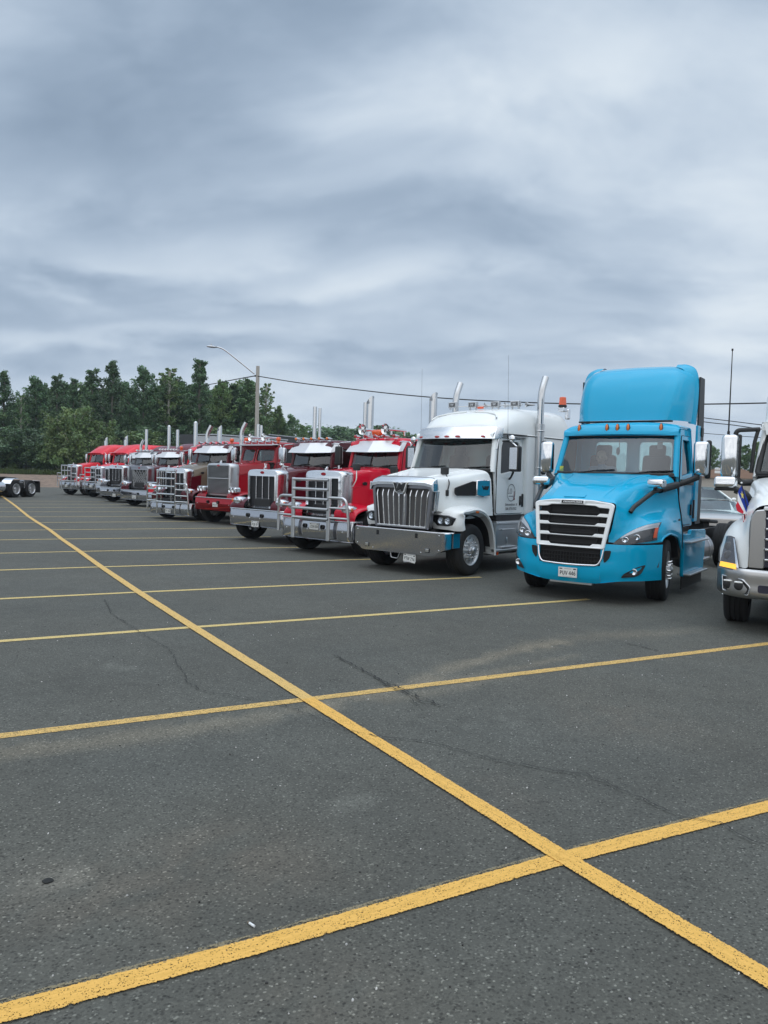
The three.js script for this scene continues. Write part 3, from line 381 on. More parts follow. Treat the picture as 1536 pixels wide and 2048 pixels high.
function stack(t, x, z, y0, y1, kind, r = 0.085, shield = 1.0, turn = [-1, 0]) {
  const pts = kind === 'elbow' ? [[x, y0, z], [x, y1 - 0.34, z], [x + turn[0] * 0.17, y1, z + turn[1] * 0.17]] : [[x, y0, z], [x, y1, z]];
  const g = [kind === 'elbow' ? pipe(pts, r, 0.2, 18) : new THREE.CylinderGeometry(r, r, y1 - y0, 18, 1, true).translate(x, (y0 + y1) / 2, z)];
  if (kind === 'cut') { const p = g[0].attributes.position; for (let i = 0; i < p.count; i++) if (p.getY(i) > y1 - 0.01) p.setY(i, y1 - (p.getX(i) - x + r) * 1.2); g[0].computeVertexNormals(); }
  if (kind === 'round') g.push(ball(r, x, y1, z, 1, 1.2, 1));
  const m = obj('exhaust_stack', g, M.stackChrome, t);
  if (shield) obj('heat_shield', [new THREE.CylinderGeometry(r * 1.3, r * 1.3, shield, 22, 1, true).translate(x, y0 + shield / 2, z), ...[0.08, 0.5, 0.92].map((k) => lathe([[r * 1.31, -0.02], [r * 1.36, -0.015], [r * 1.36, 0.015], [r * 1.31, 0.02]], 'y', 22).translate(x, y0 + shield * k, z))], M.alu, m);
  return m;
}
function bullet(t, x, y, z, mat = M.amber) { const m = obj('marker_light', [ball(0.045, x, y, z, 1.0, 0.9, 0.9, 8)], mat, t); obj('light_housing', [lathe([[0.048, 0.0], [0.05, -0.02], [0.04, -0.10], [0.02, -0.18], [0.004, -0.22]], 'x', 14).translate(x, y, z), bx(0.1, 0.06, 0.03, x - 0.08, y - 0.05, z, 0.01)], M.mirrorChrome, m); }
function horn(t, x, y, z, len = 0.55, r = 0.10) { obj('air_horn', [lathe([[r, 0], [r * 0.95, -0.01], [r * 0.62, -0.06], [r * 0.36, -0.16], [r * 0.22, -0.3], [r * 0.2, -len], [0.001, -len - 0.02]], 'x', 18).translate(x, y, z), bx(0.04, 0.12, 0.04, x - 0.25, y - 0.08, z), bx(0.04, 0.12, 0.04, x - len + 0.05, y - 0.08, z)], M.mirrorChrome, t); }
function beacon(t, x, y, z, mat = M.orange, r = 0.09, h = 0.2) { const b = obj('beacon', [cyl(r * 0.9, r, h, x, y + h / 2, z, 'y', 18), ball(r * 0.9, x, y + h, z, 1, 0.3, 1)], mat, t); obj('beacon_base', [cyl(r * 1.1, r * 1.15, 0.05, x, y - 0.02, z), cyl(0.02, 0.02, 0.12, x, y - 0.09, z)], M.plastic, b); }
function tallMirror(t, x, y, s, zc, h = 0.46, w = 0.20, mat = M.mirrorChrome, frame = M.mirrorChrome, zDoor = 0.95, face = M.mirrorChrome) {
  const m = obj('mirror', crease(bx(0.10, h, w, x, y, s * zc, 0.04), 0.5), mat, t);
  obj('mirror_glass', bx(0.01, h * 0.88, w * 0.86, x - 0.054, y, s * zc, 0.004), face, m);
  obj('mirror_bracket', [pipe([[x - 0.05, y - h * 0.75, s * zDoor], [x, y - h * 0.68, s * zc], [x, y + h * 0.68, s * zc], [x - 0.05, y + h * 0.72, s * zDoor]], 0.014, 0.09, 8), pipe([[x - 0.02, y - h * 0.7, s * (zc - 0.02)], [x - 0.5, y - h * 0.75, s * zDoor]], 0.012, 0.02, 6)], frame, m);
}
function antenna(t, x, y, z, len, lx = 0, lz = 0, r0 = 0, r = 0.0035) { obj('antenna', [cyl(r * 0.6, r, len, 0, len / 2, 0, 'y', 6).applyMatrix4(new THREE.Matrix4().makeRotationFromEuler(new THREE.Euler(lz, 0, lx))).translate(x, y, z), cyl(r * 2, r * 2, 0.12, x, y + 0.02, z)], M.wire, t); }
// ---------------------------------------------------------------- trees, pole, wires, buildings and cars behind
{
  const leafMat = (c) => new THREE.MeshPhysicalMaterial({ color: lin(...c), roughness: 0.75, transmission: 0.35, thickness: 0, vertexColors: true, side: THREE.DoubleSide });
  const greens = [leafMat([0.125, 0.230, 0.092]), leafMat([0.106, 0.202, 0.094]), leafMat([0.155, 0.250, 0.084]), leafMat([0.096, 0.175, 0.086])];
  const palegreen = leafMat([0.16, 0.25, 0.09]), bark = std([0.16, 0.15, 0.13], 0.9), paleBark = std([0.42, 0.41, 0.36], 0.9), darkBark = std([0.05, 0.045, 0.04], 0.95);
  // a crown: limbs carry clumps, clumps carry leaf faces
  function crownGeo(H, R, kind, leaves, leafSize, sd) {
    seed = sd; const pos = [], col = [], limbs = [], clumps = [];
    const prof = (h) => (0.80 + 0.40 * vn(h * 7 + sd, sd * 1.7)) * (kind === 'spike' ? 0.22 + 0.78 * (1 - h) ** 0.75 : kind === 'bush' ? Math.sqrt(Math.max(0, 1 - (h * 1.05 - 0.35) ** 2 / 0.5)) : kind === 'sparse' ? 0.35 + 0.55 * Math.sin(Math.PI * (0.15 + 0.8 * h)) : Math.sin(Math.PI * (0.24 + 0.70 * h)) * (0.85 + 0.2 * (1 - h)));
    const base = kind === 'bush' ? 0.04 : kind === 'sparse' ? 0.25 : 0.08, nL = kind === 'bush' ? 40 : 64;
    for (let k = 0; k < nL; k++) {
      const h = (k + rnd()) / nL, y = H * (base + (1 - base) * h * 0.98), r = R * prof(h) * rr(0.5, 1.12), a = k * 2.4 + rr(-0.5, 0.5), up = rr(0.2, 0.9) * r;
      const tip = [Math.cos(a) * r, Math.min(y + up, H), Math.sin(a) * r], root = [0, Math.max(y - r * 0.5, H * 0.05), 0];
      limbs.push([root, tip]);
      const n = kind === 'sparse' ? 4 : 6; for (let c = 0; c < n; c++) { const f = rr(0.35, 1.05), s = R * rr(0.09, 0.25) * (kind === 'sparse' ? 0.8 : 1) * (h > 0.85 ? 0.7 : 1); clumps.push([root[0] + (tip[0] - root[0]) * f + rr(-0.4, 0.4) * s, lerp(root[1], tip[1], f) + rr(-0.5, 0.5) * s, root[2] + (tip[2] - root[2]) * f + rr(-0.4, 0.4) * s, s, rr(0.72, 1.28), rr(0.9, 1.15)]); }
    }
    const per = Math.ceil(leaves / clumps.length), v = new THREE.Vector3(), e = new THREE.Euler(), m = new THREE.Matrix4();
    for (const [cx, cy, cz, s, br, wr] of clumps) for (let k = 0; k < per; k++) {
      do v.set(rr(-1, 1), rr(-1, 1), rr(-1, 1)); while (v.lengthSq() > 1 || v.lengthSq() < 0.12);
      const x = cx + v.x * s, y = cy + v.y * s * 0.8, z = cz + v.z * s, l = leafSize * rr(0.6, 1.35);
      m.makeRotationFromEuler(e.set(rr(-1.3, 1.3), rr(0, 6.3), rr(-1.3, 1.3)));
      const q = [[-0.5, 0, 0], [0, 0.12, -0.42], [0.5, 0, 0], [0, 0.12, 0.42]].map((p) => new THREE.Vector3(p[0] * l, p[1] * l, p[2] * l).applyMatrix4(m)), b = br * rr(0.75, 1.25), c = [b * wr, b, b * 0.95];
      for (const i of [0, 1, 2, 0, 2, 3]) { pos.push(x + q[i].x, y + q[i].y, z + q[i].z); col.push(...c); }
    }
    const g = new THREE.BufferGeometry(); g.setAttribute('position', new THREE.Float32BufferAttribute(pos, 3)); g.setAttribute('color', new THREE.Float32BufferAttribute(col, 3)); g.computeVertexNormals();
    const trunkR = H * 0.011 + 0.03, tr = [smoothTube([[0, -0.3, 0], [rr(-0.1, 0.1), H * 0.4, rr(-0.1, 0.1)], [rr(-0.15, 0.15), H * 0.97, 0]], trunkR * 0.7, 10, 6)];
    tr.push(new THREE.CylinderGeometry(trunkR * 0.7, trunkR * 1.5, H * 0.3, 7).translate(0, H * 0.13, 0));
    for (const [a, b] of limbs.filter((_, i) => i % 2 === 0)) tr.push(pipe([a, [lerp(a[0], b[0], 0.5), lerp(a[1], b[1], 0.6), lerp(a[2], b[2], 0.5)], b], trunkR * 0.28, 0.1, 4));
    return [g, tr];
  }
  const kinds = { round: [[14, 3.0, 'round', 12000, 0.25, 11], [14, 2.6, 'round', 11000, 0.24, 23], [14, 3.3, 'round', 13000, 0.25, 37]], spike: [[14, 2.3, 'spike', 10000, 0.24, 41], [14, 2.0, 'spike', 9000, 0.23, 53]], sparse: [[14, 2.0, 'sparse', 4200, 0.23, 61]], bush: [[6, 2.8, 'bush', 6500, 0.24, 71], [6, 3.2, 'bush', 7000, 0.24, 83]] };
  const made = {};
  for (const k in kinds) made[k] = kinds[k].map((a) => { const [g, tr] = crownGeo(...a); const tg = mergeGeometries(tr.map(plainGeo)); return { g, tg, H: a[0] }; });
  function tree(p, H, kind, i, mat, barkMat, name, label, group, wide = 1) {
    const v = made[kind][i % made[kind].length], s = H / v.H, t = thing(name, label, name.includes('shrub') ? 'shrub' : 'tree', [p.x, p.y, p.z], i * 1.7, group); t.scale.set(s * wide, s, s * wide);
    const tm = new THREE.Mesh(v.tg, barkMat); tm.name = 'trunk'; const cm = new THREE.Mesh(v.g, mat); cm.name = 'crown'; for (const m of [tm, cm]) { m.castShadow = m.receiveShadow = true; t.add(m); }
    return t;
  }
  const put = (u, vTop, D, kind, i, mat, barkMat, name, label, group, wide) => { const base = atDist(u, 940, D); base.y = D > 90 && base.x < 26 ? 0.9 : 0; const top = atDist(u, vTop, D); return tree(base, Math.max(2, top.y - base.y), kind, i, mat, barkMat, name, label, group, wide); };
  // the tall trees whose tops stand out against the sky, left to right
  const tall = [[-35, 735, 104, 'round', 0, 0, 1], [8, 742, 106, 'round', 1, 1, 0.9], [42, 790, 104, 'sparse', 0, 0, 0.8], [72, 757, 112, 'round', 2, 1, 1], [112, 752, 106, 'spike', 0, 3, 1], [147, 756, 108, 'spike', 1, 1, 0.8], [182, 741, 106, 'spike', 0, 1, 1.15], [224, 722, 105, 'round', 1, 3, 0.95], [258, 775, 110, 'round', 0, 0, 0.8], [286, 737, 107, 'round', 2, 1, 0.85], [337, 736, 108, 'sparse', 0, 2, 1.3], [362, 768, 112, 'round', 1, 0, 0.8], [397, 718, 106, 'spike', 1, 1, 1.15], [441, 762, 110, 'round', 0, 2, 0.8], [470, 778, 113, 'spike', 0, 1, 1], [503, 764, 112, 'sparse', 0, 0, 1.1], [530, 766, 112, 'sparse', 0, 2, 0.9], [556, 812, 114, 'round', 1, 2, 0.9], [582, 832, 116, 'round', 2, 0, 0.9], [602, 850, 118, 'round', 0, 2, 0.8]];
  const dsc = ['tall poplar at the far left edge of the picture', 'tall leafy tree second from the left edge', 'thin see-through tree near the left edge', 'broad feathery tree left of the narrow dark ones', 'narrow dark tree with a pointed top, left of centre of the wood', 'slim dark spire next to the taller pointed tree', 'pointed dark tree just left of the tallest broad one', 'tallest broad dark tree at the left of the wood', 'lower tree right of the tallest broad one', 'broad leafy tree between the two sparse ones', 'sparse tree with sky showing through its top', 'lower leafy tree left of the highest spire', 'highest slender spire of the wood, left of the lamp pole', 'leafy tree between the highest spire and the lamp pole', 'pointed tree just left of the lamp pole', 'sparse tree directly behind the lamp pole', 'sparse feathery tree just right of the lamp pole', 'green tree right of the pole where the wood drops', 'low rounded tree near the right end of the wood', 'last low tree at the right end of the wood'];
  tall.forEach(([u, v, D, k, i, m, w], n) => put(u, v, D, k, i, greens[m], k === 'sparse' ? paleBark : bark, 'tree', dsc[n], null, w));
  // the mass of the wood behind and between them
  seed = 99; let n = 0;
  for (let u = -60; u < 590; u += 13) { const lowv = u > 500 ? lerp(800, 858, (u - 500) / 90) : u < 60 ? 796 : 765 + 10 * Math.sin(u * 0.05); put(u + rr(-6, 6), lowv + rr(-8, 34), rr(109, 124), 'round', n++, greens[(n * 7) % 4], darkBark, 'tree', 'dark green tree crowded into the wood behind the truck row', 'trees filling the wood', rr(1.0, 1.35)); }
  for (let u = -60; u < 560; u += 24) put(u + rr(-8, 8), rr(858, 890), rr(99, 103), 'bush', n++, greens[n % 3 === 0 ? 2 : 3], darkBark, 'shrub', 'dark undergrowth shrub at the foot of the wood', 'shrubs at the foot of the wood', 1.5);
  put(150, 822, 97, 'bush', 0, palegreen, paleBark, 'tree', 'pale green young tree with light stems in front of the dark wood', null, 1.0);
  put(118, 848, 97.5, 'bush', 1, palegreen, paleBark, 'tree', 'small pale green tree left of the larger pale one', null, 0.9);
  put(192, 846, 97.5, 'bush', 1, palegreen, paleBark, 'tree', 'small pale green tree right of the larger pale one', null, 0.95);
  for (const [u, v, w] of [[640, 868, 1.6], [672, 858, 1.7], [705, 862, 1.8], [735, 858, 1.6], [757, 862, 1.5], [790, 868, 1.5], [820, 872, 1.6]]) put(u, v, 205, 'bush', n++, greens[0], darkBark, 'tree', 'far tree showing above the red truck row', 'far trees above the red trucks', w);
  put(753, 850, 130, 'sparse', 0, greens[0], bark, 'tree', 'thin treetop showing just right of the paired stacks on the red bull bar truck', null, 1.5);
  put(776, 862, 140, 'sparse', 0, greens[0], bark, 'tree', 'thin treetop showing left of the white truck visor', null, 1.5);
  for (const [u, v, k, w] of [[1424, 893, 'round', 1.0], [1400, 905, 'round', 1.2], [1446, 908, 'round', 1.2], [1470, 906, 'round', 1.2], [1490, 890, 'round', 1.1], [1512, 885, 'round', 1.2], [1535, 895, 'round', 1.2], [1560, 890, 'round', 1.2]]) put(u, v, 110, k, n++, greens[n % 2 ? 2 : 0], bark, 'tree', 'green tree far behind the gap beside the blue truck', 'trees behind the yard', w);
  seed = 5150;
  // lamp pole
  const D = 57, foot = atDist(512, 940, D); foot.y = 0; const topY = atDist(511, 732, D).y;
  const pole = thing('lamp_pole', 'weathered wooden utility pole with a long curved street lamp arm', 'lamp pole', [foot.x, 0, foot.z]);
  obj('pole', [new THREE.CylinderGeometry(0.125, 0.17, topY, 14).translate(0, topY / 2, 0)], std([0.42, 0.40, 0.36], 0.9, 0, { bumpMap: grime, bumpScale: 0.02 }), pole);
  const L = (u, v, d = D) => { const p = atDist(u, v, d); return [p.x - foot.x, p.y, p.z - foot.z]; };
  obj('lamp_arm', [smoothTube([L(509, 748), L(497, 738), L(476, 721), L(456, 705), L(444, 697), L(434, 694)], 0.05, 24, 8)], M.alu, pole);
  const head = L(424, 693.5); obj('lamp_head', [ball(0.5, head[0], head[1], head[2], 0.78, 0.17, 0.34, 12), cyl(0.05, 0.05, 0.14, head[0] - 0.05, head[1] + 0.12, head[2])], M.satin, pole);
  obj('insulator', [bx(0.3, 0.12, 0.12, ...L(513, 752), 0.03)], M.plastic, pole);
  // wires
  const wireAt = (pts, r) => smoothTube(pts.map(([u, v, d]) => { const p = atDist(u, v, d); return [p.x, p.y, p.z]; }), r, 60, 5);
  tag(obj('wire', wireAt([[513, 752, D], [600, 766, D - 3], [700, 778, D - 6], [820, 791, D - 9], [960, 801, D - 12], [1160, 808, D - 14], [1340, 809, D - 16], [1536, 806, D - 16], [1700, 800, D - 16]], 0.035), M.wire), 'long overhead wire running right from the lamp pole behind the trucks', 'wire');
  tag(obj('wire', wireAt([[509, 752, D], [470, 759, D + 8], [430, 767, D + 18], [400, 772, D + 26]], 0.04), M.wire), 'overhead wire running left from the lamp pole to the trees', 'wire');
  tag(obj('wire', wireAt([[1330, 825, 60], [1418, 837, 58], [1460, 842, 57], [1536, 851, 55], [1620, 857, 54]], 0.03), M.wire), 'upper of two wires between the blue truck and the right edge', 'wire');
  tag(obj('wire', wireAt([[1330, 832, 60], [1418, 845, 58], [1465, 850, 57], [1536, 860, 55], [1620, 868, 54]], 0.03), M.wire), 'lower of two wires between the blue truck and the right edge', 'wire');
  tag(obj('wire', wireAt([[1400, 866, 62], [1450, 870, 60], [1536, 876, 58], [1600, 879, 57]], 0.022), M.wire), 'lowest faint wire behind the tall mirror at right', 'wire');
  // long dark shed behind the row
  { const a = atDist(536, 900, 74), b = atDist(640, 900, 82); const hgt = atDist(580, 875, 78).y, dx = b.x - a.x, dz = b.z - a.z, len = Math.hypot(dx, dz), s = thing('shed', 'long low building with a dark flat roof edge behind the truck row', 'building', [(a.x + b.x) / 2, 0, (a.z + b.z) / 2], -Math.atan2(dz, dx));
    obj('wall', [bx(len, hgt - 0.9, 10, 0, (hgt - 0.9) / 2, -5, 0)], std([0.25, 0.25, 0.25], 0.8), s); obj('roof', [bx(len + 0.6, 0.9, 10.6, 0, hgt - 0.45, -5, 0.04)], std([0.045, 0.05, 0.055], 0.7), s); obj('roof_trim', [bx(len + 0.7, 0.08, 0.1, 0, hgt + 0.02, 0.33, 0.01)], M.satin, s); obj('door', [bx(3.5, 3.2, 0.1, len * 0.2, 1.6, 0.03, 0.01)], M.greyPaint, s); }
  { const p = atDist(487, 892, 70), h = thing('box_trailer', 'pale roofed box trailer behind the louvred red truck', 'trailer', [p.x, 0, p.z], 0.5); obj('box', [bx(9, 2.7, 2.5, 0, atDist(487, 876, 70).y - 1.4, 0, 0.08)], M.silver, h); obj('roof_rail', [bx(9.1, 0.1, 2.6, 0, atDist(487, 875, 70).y, 0, 0.03)], M.satin, h); for (const x of [-3.5, -2.3]) for (const z of [1.0, -1.0]) obj('trailer_wheel', [tyreGeo(0.28).translate(x, 0.5, z)], M.rubber, h); for (const z of [0.8, -0.8]) obj('landing_gear', [bx(0.12, 1.1, 0.12, 3, 0.6, z)], M.chassis, h); obj('underframe', [bx(8.6, 0.25, 1.2, 0, 0.98, 0)], M.chassis, h); }
  // office beyond the yard, signs
  { const p = atDist(1463, 950, 80), h = thing('yard_office', 'low brown-roofed building beyond the gravel yard', 'building', [p.x, 0, p.z], 0.6); obj('wall', [bx(9, 2.6, 6, 0, 1.3, 0, 0.02)], std([0.4, 0.38, 0.34], 0.9), h); obj('roof', [loftX([{ x: 4.8, p: [[0, 3.5], [3.4, 2.45], [3.4, 2.35]] }, { x: -4.8, p: [[0, 3.5], [3.4, 2.45], [3.4, 2.35]] }], { a: 0.3 })], std([0.30, 0.20, 0.15], 0.9), h); obj('window', [bx(1.2, 0.9, 0.06, 1.5, 1.5, 3.0, 0.01), bx(1.2, 0.9, 0.06, -1.5, 1.5, 3.0, 0.01)], M.darkGlass, h); }
  { const p = atDist(1437, 942, 70), s = thing('yard_sign', 'white two-panel sign board beyond the yard', 'sign', [p.x, 0, p.z], -0.7); obj('panel', [bx(0.6, 0.13, 0.05, 0, atDist(1437, 938, 70).y, 0, 0.01)], M.whitePlastic, s); obj('panel', [bx(0.6, 0.22, 0.05, 0, atDist(1437, 944, 70).y, 0, 0.01)], M.whitePlastic, s); obj('post', [bx(0.06, 2, 0.06, 0, 1, -0.05, 0.01)], M.chassis, s); }
}
// cars in the yard: nose towards the camera
function car(name, label, pos, turn, body, tall, roofMat) {
  const t = thing(name, label, 'car', pos, turn), k = tall ? 1.28 : 1;
  const sec = (x, w, h, lo = 0.28) => ({ x, p: [[0, h], [w * 0.6, h - 0.01], [w * 0.88, h - 0.05], [w * 0.98, h - 0.14], [w, (h + lo) / 2], [w * 0.96, lo + 0.05], [w * 0.9, lo]] });
  obj('body', [loftX([sec(2.33, 0.72, 0.62 * k, 0.22), sec(2.22, 0.86, 0.74 * k, 0.2), sec(1.9, 0.93, 0.86 * k, 0.2), sec(1.0, 0.95, 0.95 * k, 0.2), sec(0.6, 0.95, 0.98 * k, 0.2), sec(-1.6, 0.96, 1.0 * k, 0.2), sec(-2.2, 0.92, 0.98 * k, 0.25), sec(-2.35, 0.8, 0.9 * k, 0.3)], { a: 0.5 })], body, t);
  obj('roof', [loftX([{ x: -0.15, p: [[0, 1.37 * k], [0.4, 1.365 * k], [0.58, 1.33 * k], [0.64, 1.27 * k]] }, { x: -1.0, p: [[0, 1.38 * k], [0.4, 1.375 * k], [0.58, 1.34 * k], [0.64, 1.28 * k]] }], { caps: false })], roofMat, t);
  obj('windshield', [surf([[-0.9, -0.4, 0, 0.4, 0.9].map((z) => [0.78 - 0.2 * z * z, 0.96 * k, z * 0.93]), [-0.62, -0.3, 0, 0.3, 0.62].map((z) => [-0.13 - 0.1 * z * z, 1.35 * k, z])], 6, 12)], M.glass, t);
  for (const s of [1, -1]) { obj('pillar', [pipe([[0.62, 0.96 * k, s * 0.85], [-0.18, 1.33 * k, s * 0.62]], 0.035, 0.02, 6)], body, t); obj('side_window', [surf([[[0.55, 0.98 * k, s * 0.9], [-1.6, 1.0 * k, s * 0.9]], [[-0.18, 1.32 * k, s * 0.64], [-1.15, 1.33 * k, s * 0.64]]], 2, 4)], M.darkGlass, t); obj('headlight', [surf([[[2.28, 0.60 * k, s * 0.55], [2.05, 0.62 * k, s * 0.88]], [[2.22, 0.70 * k, s * 0.52], [1.9, 0.74 * k, s * 0.90]]], 2, 3).translate(0.015, 0, s * 0.012)], M.reflector, t); obj('door_mirror', [ball(0.1, 0.5, 1.0 * k, s * 1.02, 0.7, 0.6, 1)], body, t); for (const x of [1.4, -1.4]) { const w = sub('wheel', t, [x, 0.34, s * 0.82]); obj('tyre', [lathe([[0.24, -0.1], [0.33, -0.11], [0.34, -0.06], [0.34, 0.06], [0.33, 0.11], [0.24, 0.1]], 'z', 24)], M.rubber, w); obj('rim', [lathe([[0.001, 0.06], [0.1, 0.07], [0.2, 0.05], [0.25, 0.1]], 'z', 24).scale(1, 1, s)], M.alu, w); } }
  obj('rear_window', [surf([[[-1.0, 1.36 * k, -0.6], [-1.0, 1.36 * k, 0.6]], [[-1.9, 1.0 * k, -0.85], [-1.9, 1.0 * k, 0.85]]], 2, 4)], M.darkGlass, t);
  obj('grille', [bx(0.04, 0.16 * k, 1.0, 2.335, 0.52 * k, 0, 0.02), bx(0.04, 0.14, 1.3, 2.30, 0.33, 0, 0.02)], M.black, t);
  obj('badge', [bx(0.02, 0.03, 0.16, 2.25, 0.74 * k, 0, 0.005)], M.chrome, t);
  return t;
}
{
  const p = atDist(1430, 1000, 27.5);
  car('parked_car', 'low grey sports coupe facing the camera in the gap beside the blue truck', [p.x, 0, p.z], Math.atan2(p.z, -p.x) + 0.16, M.silver, false, M.blackPaint);
  const q = atDist(1409, 990, 35); car('parked_car', 'white car behind the grey coupe, mostly hidden by the blue truck', [q.x, 0, q.z], Math.atan2(q.z, -q.x) + 0.6, M.white, true, M.white);
  const b = atDist(1440, 1000, 24.2), w = thing('concrete_barrier', 'pale concrete barrier behind the blue truck, in front of the grey coupe', 'barrier', [b.x, 0, b.z], Math.atan2(b.z, -b.x) + Math.PI / 2 + 0.1);
  for (const k of [-2, -1, 0, 1, 2]) obj('barrier_block', crease(loftX([-1.48, 1.48].map((x) => ({ x: -x + k * 3, p: [[0, 0.92], [0.11, 0.92], [0.13, 0.90], [0.16, 0.38], [0.30, 0.16], [0.30, 0.0]] })), { a: 0.4 }), 0.4), std([0.50, 0.47, 0.44], 0.9, 0, { bumpMap: grime, bumpScale: 0.01 }), w);
}
// ---------------------------------------------------------------- light blue day cab
const deg = (a) => a * Math.PI / 180;
const turnOf = (a) => deg(180 + a);                       // heading: 0 = nose towards -x, positive = turned towards the camera
{
  const t = thing('blue_semi_truck', 'light blue day cab semi truck with a tall roof fairing and white barred grille', 'truck', [9.66, 0, -9.89], turnOf(26.4));
  chassis(t, { rear: -8.2, ax: [-6.4, -7.7], tankX: [-2.3, -3.5], frameY: 0.74, tankMat: M.darkChrome, turn: deg(9), frontX: 0.7 });
  const B = M.blue;
  // hood and fenders in one skin
  const G = [
    [[1.12, 1.615, 0], [1.11, 1.607, 0.33], [1.045, 1.555, 0.645], [1.075, 1.36, 0.635], [1.10, 1.16, 0.61], [1.12, 0.97, 0.57], [1.00, 0.955, 0.84], [0.80, 0.965, 1.07], [0.52, 0.985, 1.215]],
    [[1.00, 1.68, 0], [0.99, 1.672, 0.34], [0.94, 1.62, 0.63], [0.98, 1.44, 0.69], [1.00, 1.24, 0.71], [0.99, 1.10, 0.75], [0.87, 1.09, 0.95], [0.70, 1.07, 1.12], [0.47, 1.03, 1.222]],
    [[0.62, 1.81, 0], [0.61, 1.80, 0.38], [0.60, 1.73, 0.66], [0.62, 1.55, 0.77], [0.63, 1.38, 0.87], [0.61, 1.32, 0.97], [0.55, 1.28, 1.10], [0.47, 1.17, 1.195], [0.40, 1.06, 1.23]],
    [[0.1, 1.935, 0], [0.1, 1.925, 0.42], [0.1, 1.86, 0.76], [0.1, 1.67, 0.88], [0.1, 1.47, 0.96], [0.1, 1.39, 1.06], [0.1, 1.32, 1.16], [0.11, 1.21, 1.225], [0.12, 1.10, 1.24]],
    [[-0.3, 2.01, 0], [-0.3, 2.0, 0.46], [-0.32, 1.95, 0.88], [-0.33, 1.78, 1.0], [-0.34, 1.56, 1.05], [-0.35, 1.43, 1.12], [-0.36, 1.28, 1.19], [-0.37, 1.14, 1.235], [-0.38, 1.02, 1.245]],
    [[-0.50, 2.045, 0], [-0.54, 2.04, 0.55], [-0.64, 2.02, 1.02], [-0.70, 1.82, 1.12], [-0.72, 1.58, 1.15], [-0.72, 1.42, 1.18], [-0.71, 1.22, 1.215], [-0.69, 1.02, 1.24], [-0.63, 0.78, 1.245]],
  ];
  const G2 = G.map((r, i) => { const a = r[1], b = r[2], k = [0, 0.35, 1, 1, 1, 0.5][i]; const m = (t, dy) => [lerp(a[0], b[0], t), lerp(a[1], b[1], t ** 1.8) + dy * k, lerp(a[2], b[2], t)]; return [[r[0][0], r[0][1] + 0.012 * k, 0], [a[0], a[1] + 0.014 * k, a[2] * 0.8], m(0.25, 0.02), m(0.36, 0.004), m(0.62, 0.004), b, ...r.slice(3)]; });
  const hoodHalf = surf(G2, 44, 84);
  const hood = obj('hood', both(hoodHalf), B, t);
  obj('hood_seam', both(pipe(G[5].map(([x, y, z]) => [x + 0.004, y + 0.002, z + 0.004]), 0.011, 0.03, 6)), M.black, hood);
  obj('bumper_seam', both(pipe([[1.13, 0.962, 0.57], [1.02, 0.95, 0.84], [0.81, 0.957, 1.07], [0.53, 0.972, 1.222]], 0.011, 0.05, 6)), M.black, hood);
  obj('hood_latch', both(bx(0.10, 0.035, 0.012, -0.5, 1.30, 1.225, 0.005)), M.plastic, hood);
  obj('wheel_arch', both(pipe(G.map((r) => r[8]), 0.018, 0.1, 8)), B, hood);
  obj('hood_vent', [bx(0.10, 0.012, 0.34, 1.03, 1.672, 0.02, 0.004, 0, 0, -0.42)], B, hood);
  obj('wheel_well', both(surf([0, 0.25, 0.5, 0.75, 1].map((k) => { const a = lerp(0.15, 2.9, k); return [[Math.cos(a) * 0.62, 0.5 + Math.sin(a) * 0.60, 0.6], [Math.cos(a) * 0.62, 0.5 + Math.sin(a) * 0.60, 1.215]]; }), 16, 2)), M.chassis, t);
  // bumper: wraps round the corners
  const bxp = (z, y) => { const a = Math.abs(z), k = a < 0.75 ? 1.285 - 0.10 * (a / 0.75) ** 2 : a < 1.05 ? 1.185 - 0.27 * ((a - 0.75) / 0.3) ** 1.3 : 0.915 - 0.40 * ((a - 1.05) / 0.19); return k - 0.06 * Math.max(0, (0.52 - y) / 0.2) ** 2 - 0.03 * Math.max(0, y - 0.6); };
  const bz = [0, 0.2, 0.4, 0.5, 0.62, 0.75, 0.9, 1.0, 1.08, 1.15, 1.2, 1.238];
  const side = bz.slice(3), cen = bz.slice(0, 4);
  const lowEdge = (z) => 0.31 + 0.075 * step(0.3, 0.9, z);
  const bump = obj('bumper', [both(surf([0, 0.3, 0.6, 0.85, 1].map((v) => side.map((z) => { const y = lerp(lowEdge(z), 0.945, v); return [bxp(z, y) - (v === 1 ? 0.012 : 0), y, z]; })), 24, 40)), both(surf([0, 0.3, 0.7, 1].map((v) => cen.map((z) => { const y = lerp(lowEdge(z), 0.60, v); return [bxp(z, y), y, z]; })), 16, 16)), both(surf([[0.5, 0.75, 1.0, 1.15, 1.238].map((z) => [bxp(z, 0.38), lowEdge(z), z]), [0.5, 0.75, 1.0, 1.15, 1.238].map((z) => [bxp(z, 0.38) - 0.2, lowEdge(z) + 0.01, z * 0.96])], 4, 14))], B, t);
  const onBumper = (pts, lift, d) => warp(plate(pts, d, { r: 0.03, bevel: 0.004, curve: 5 }), (a, y, q) => [bxp(a, y) + lift + q, y, a]);
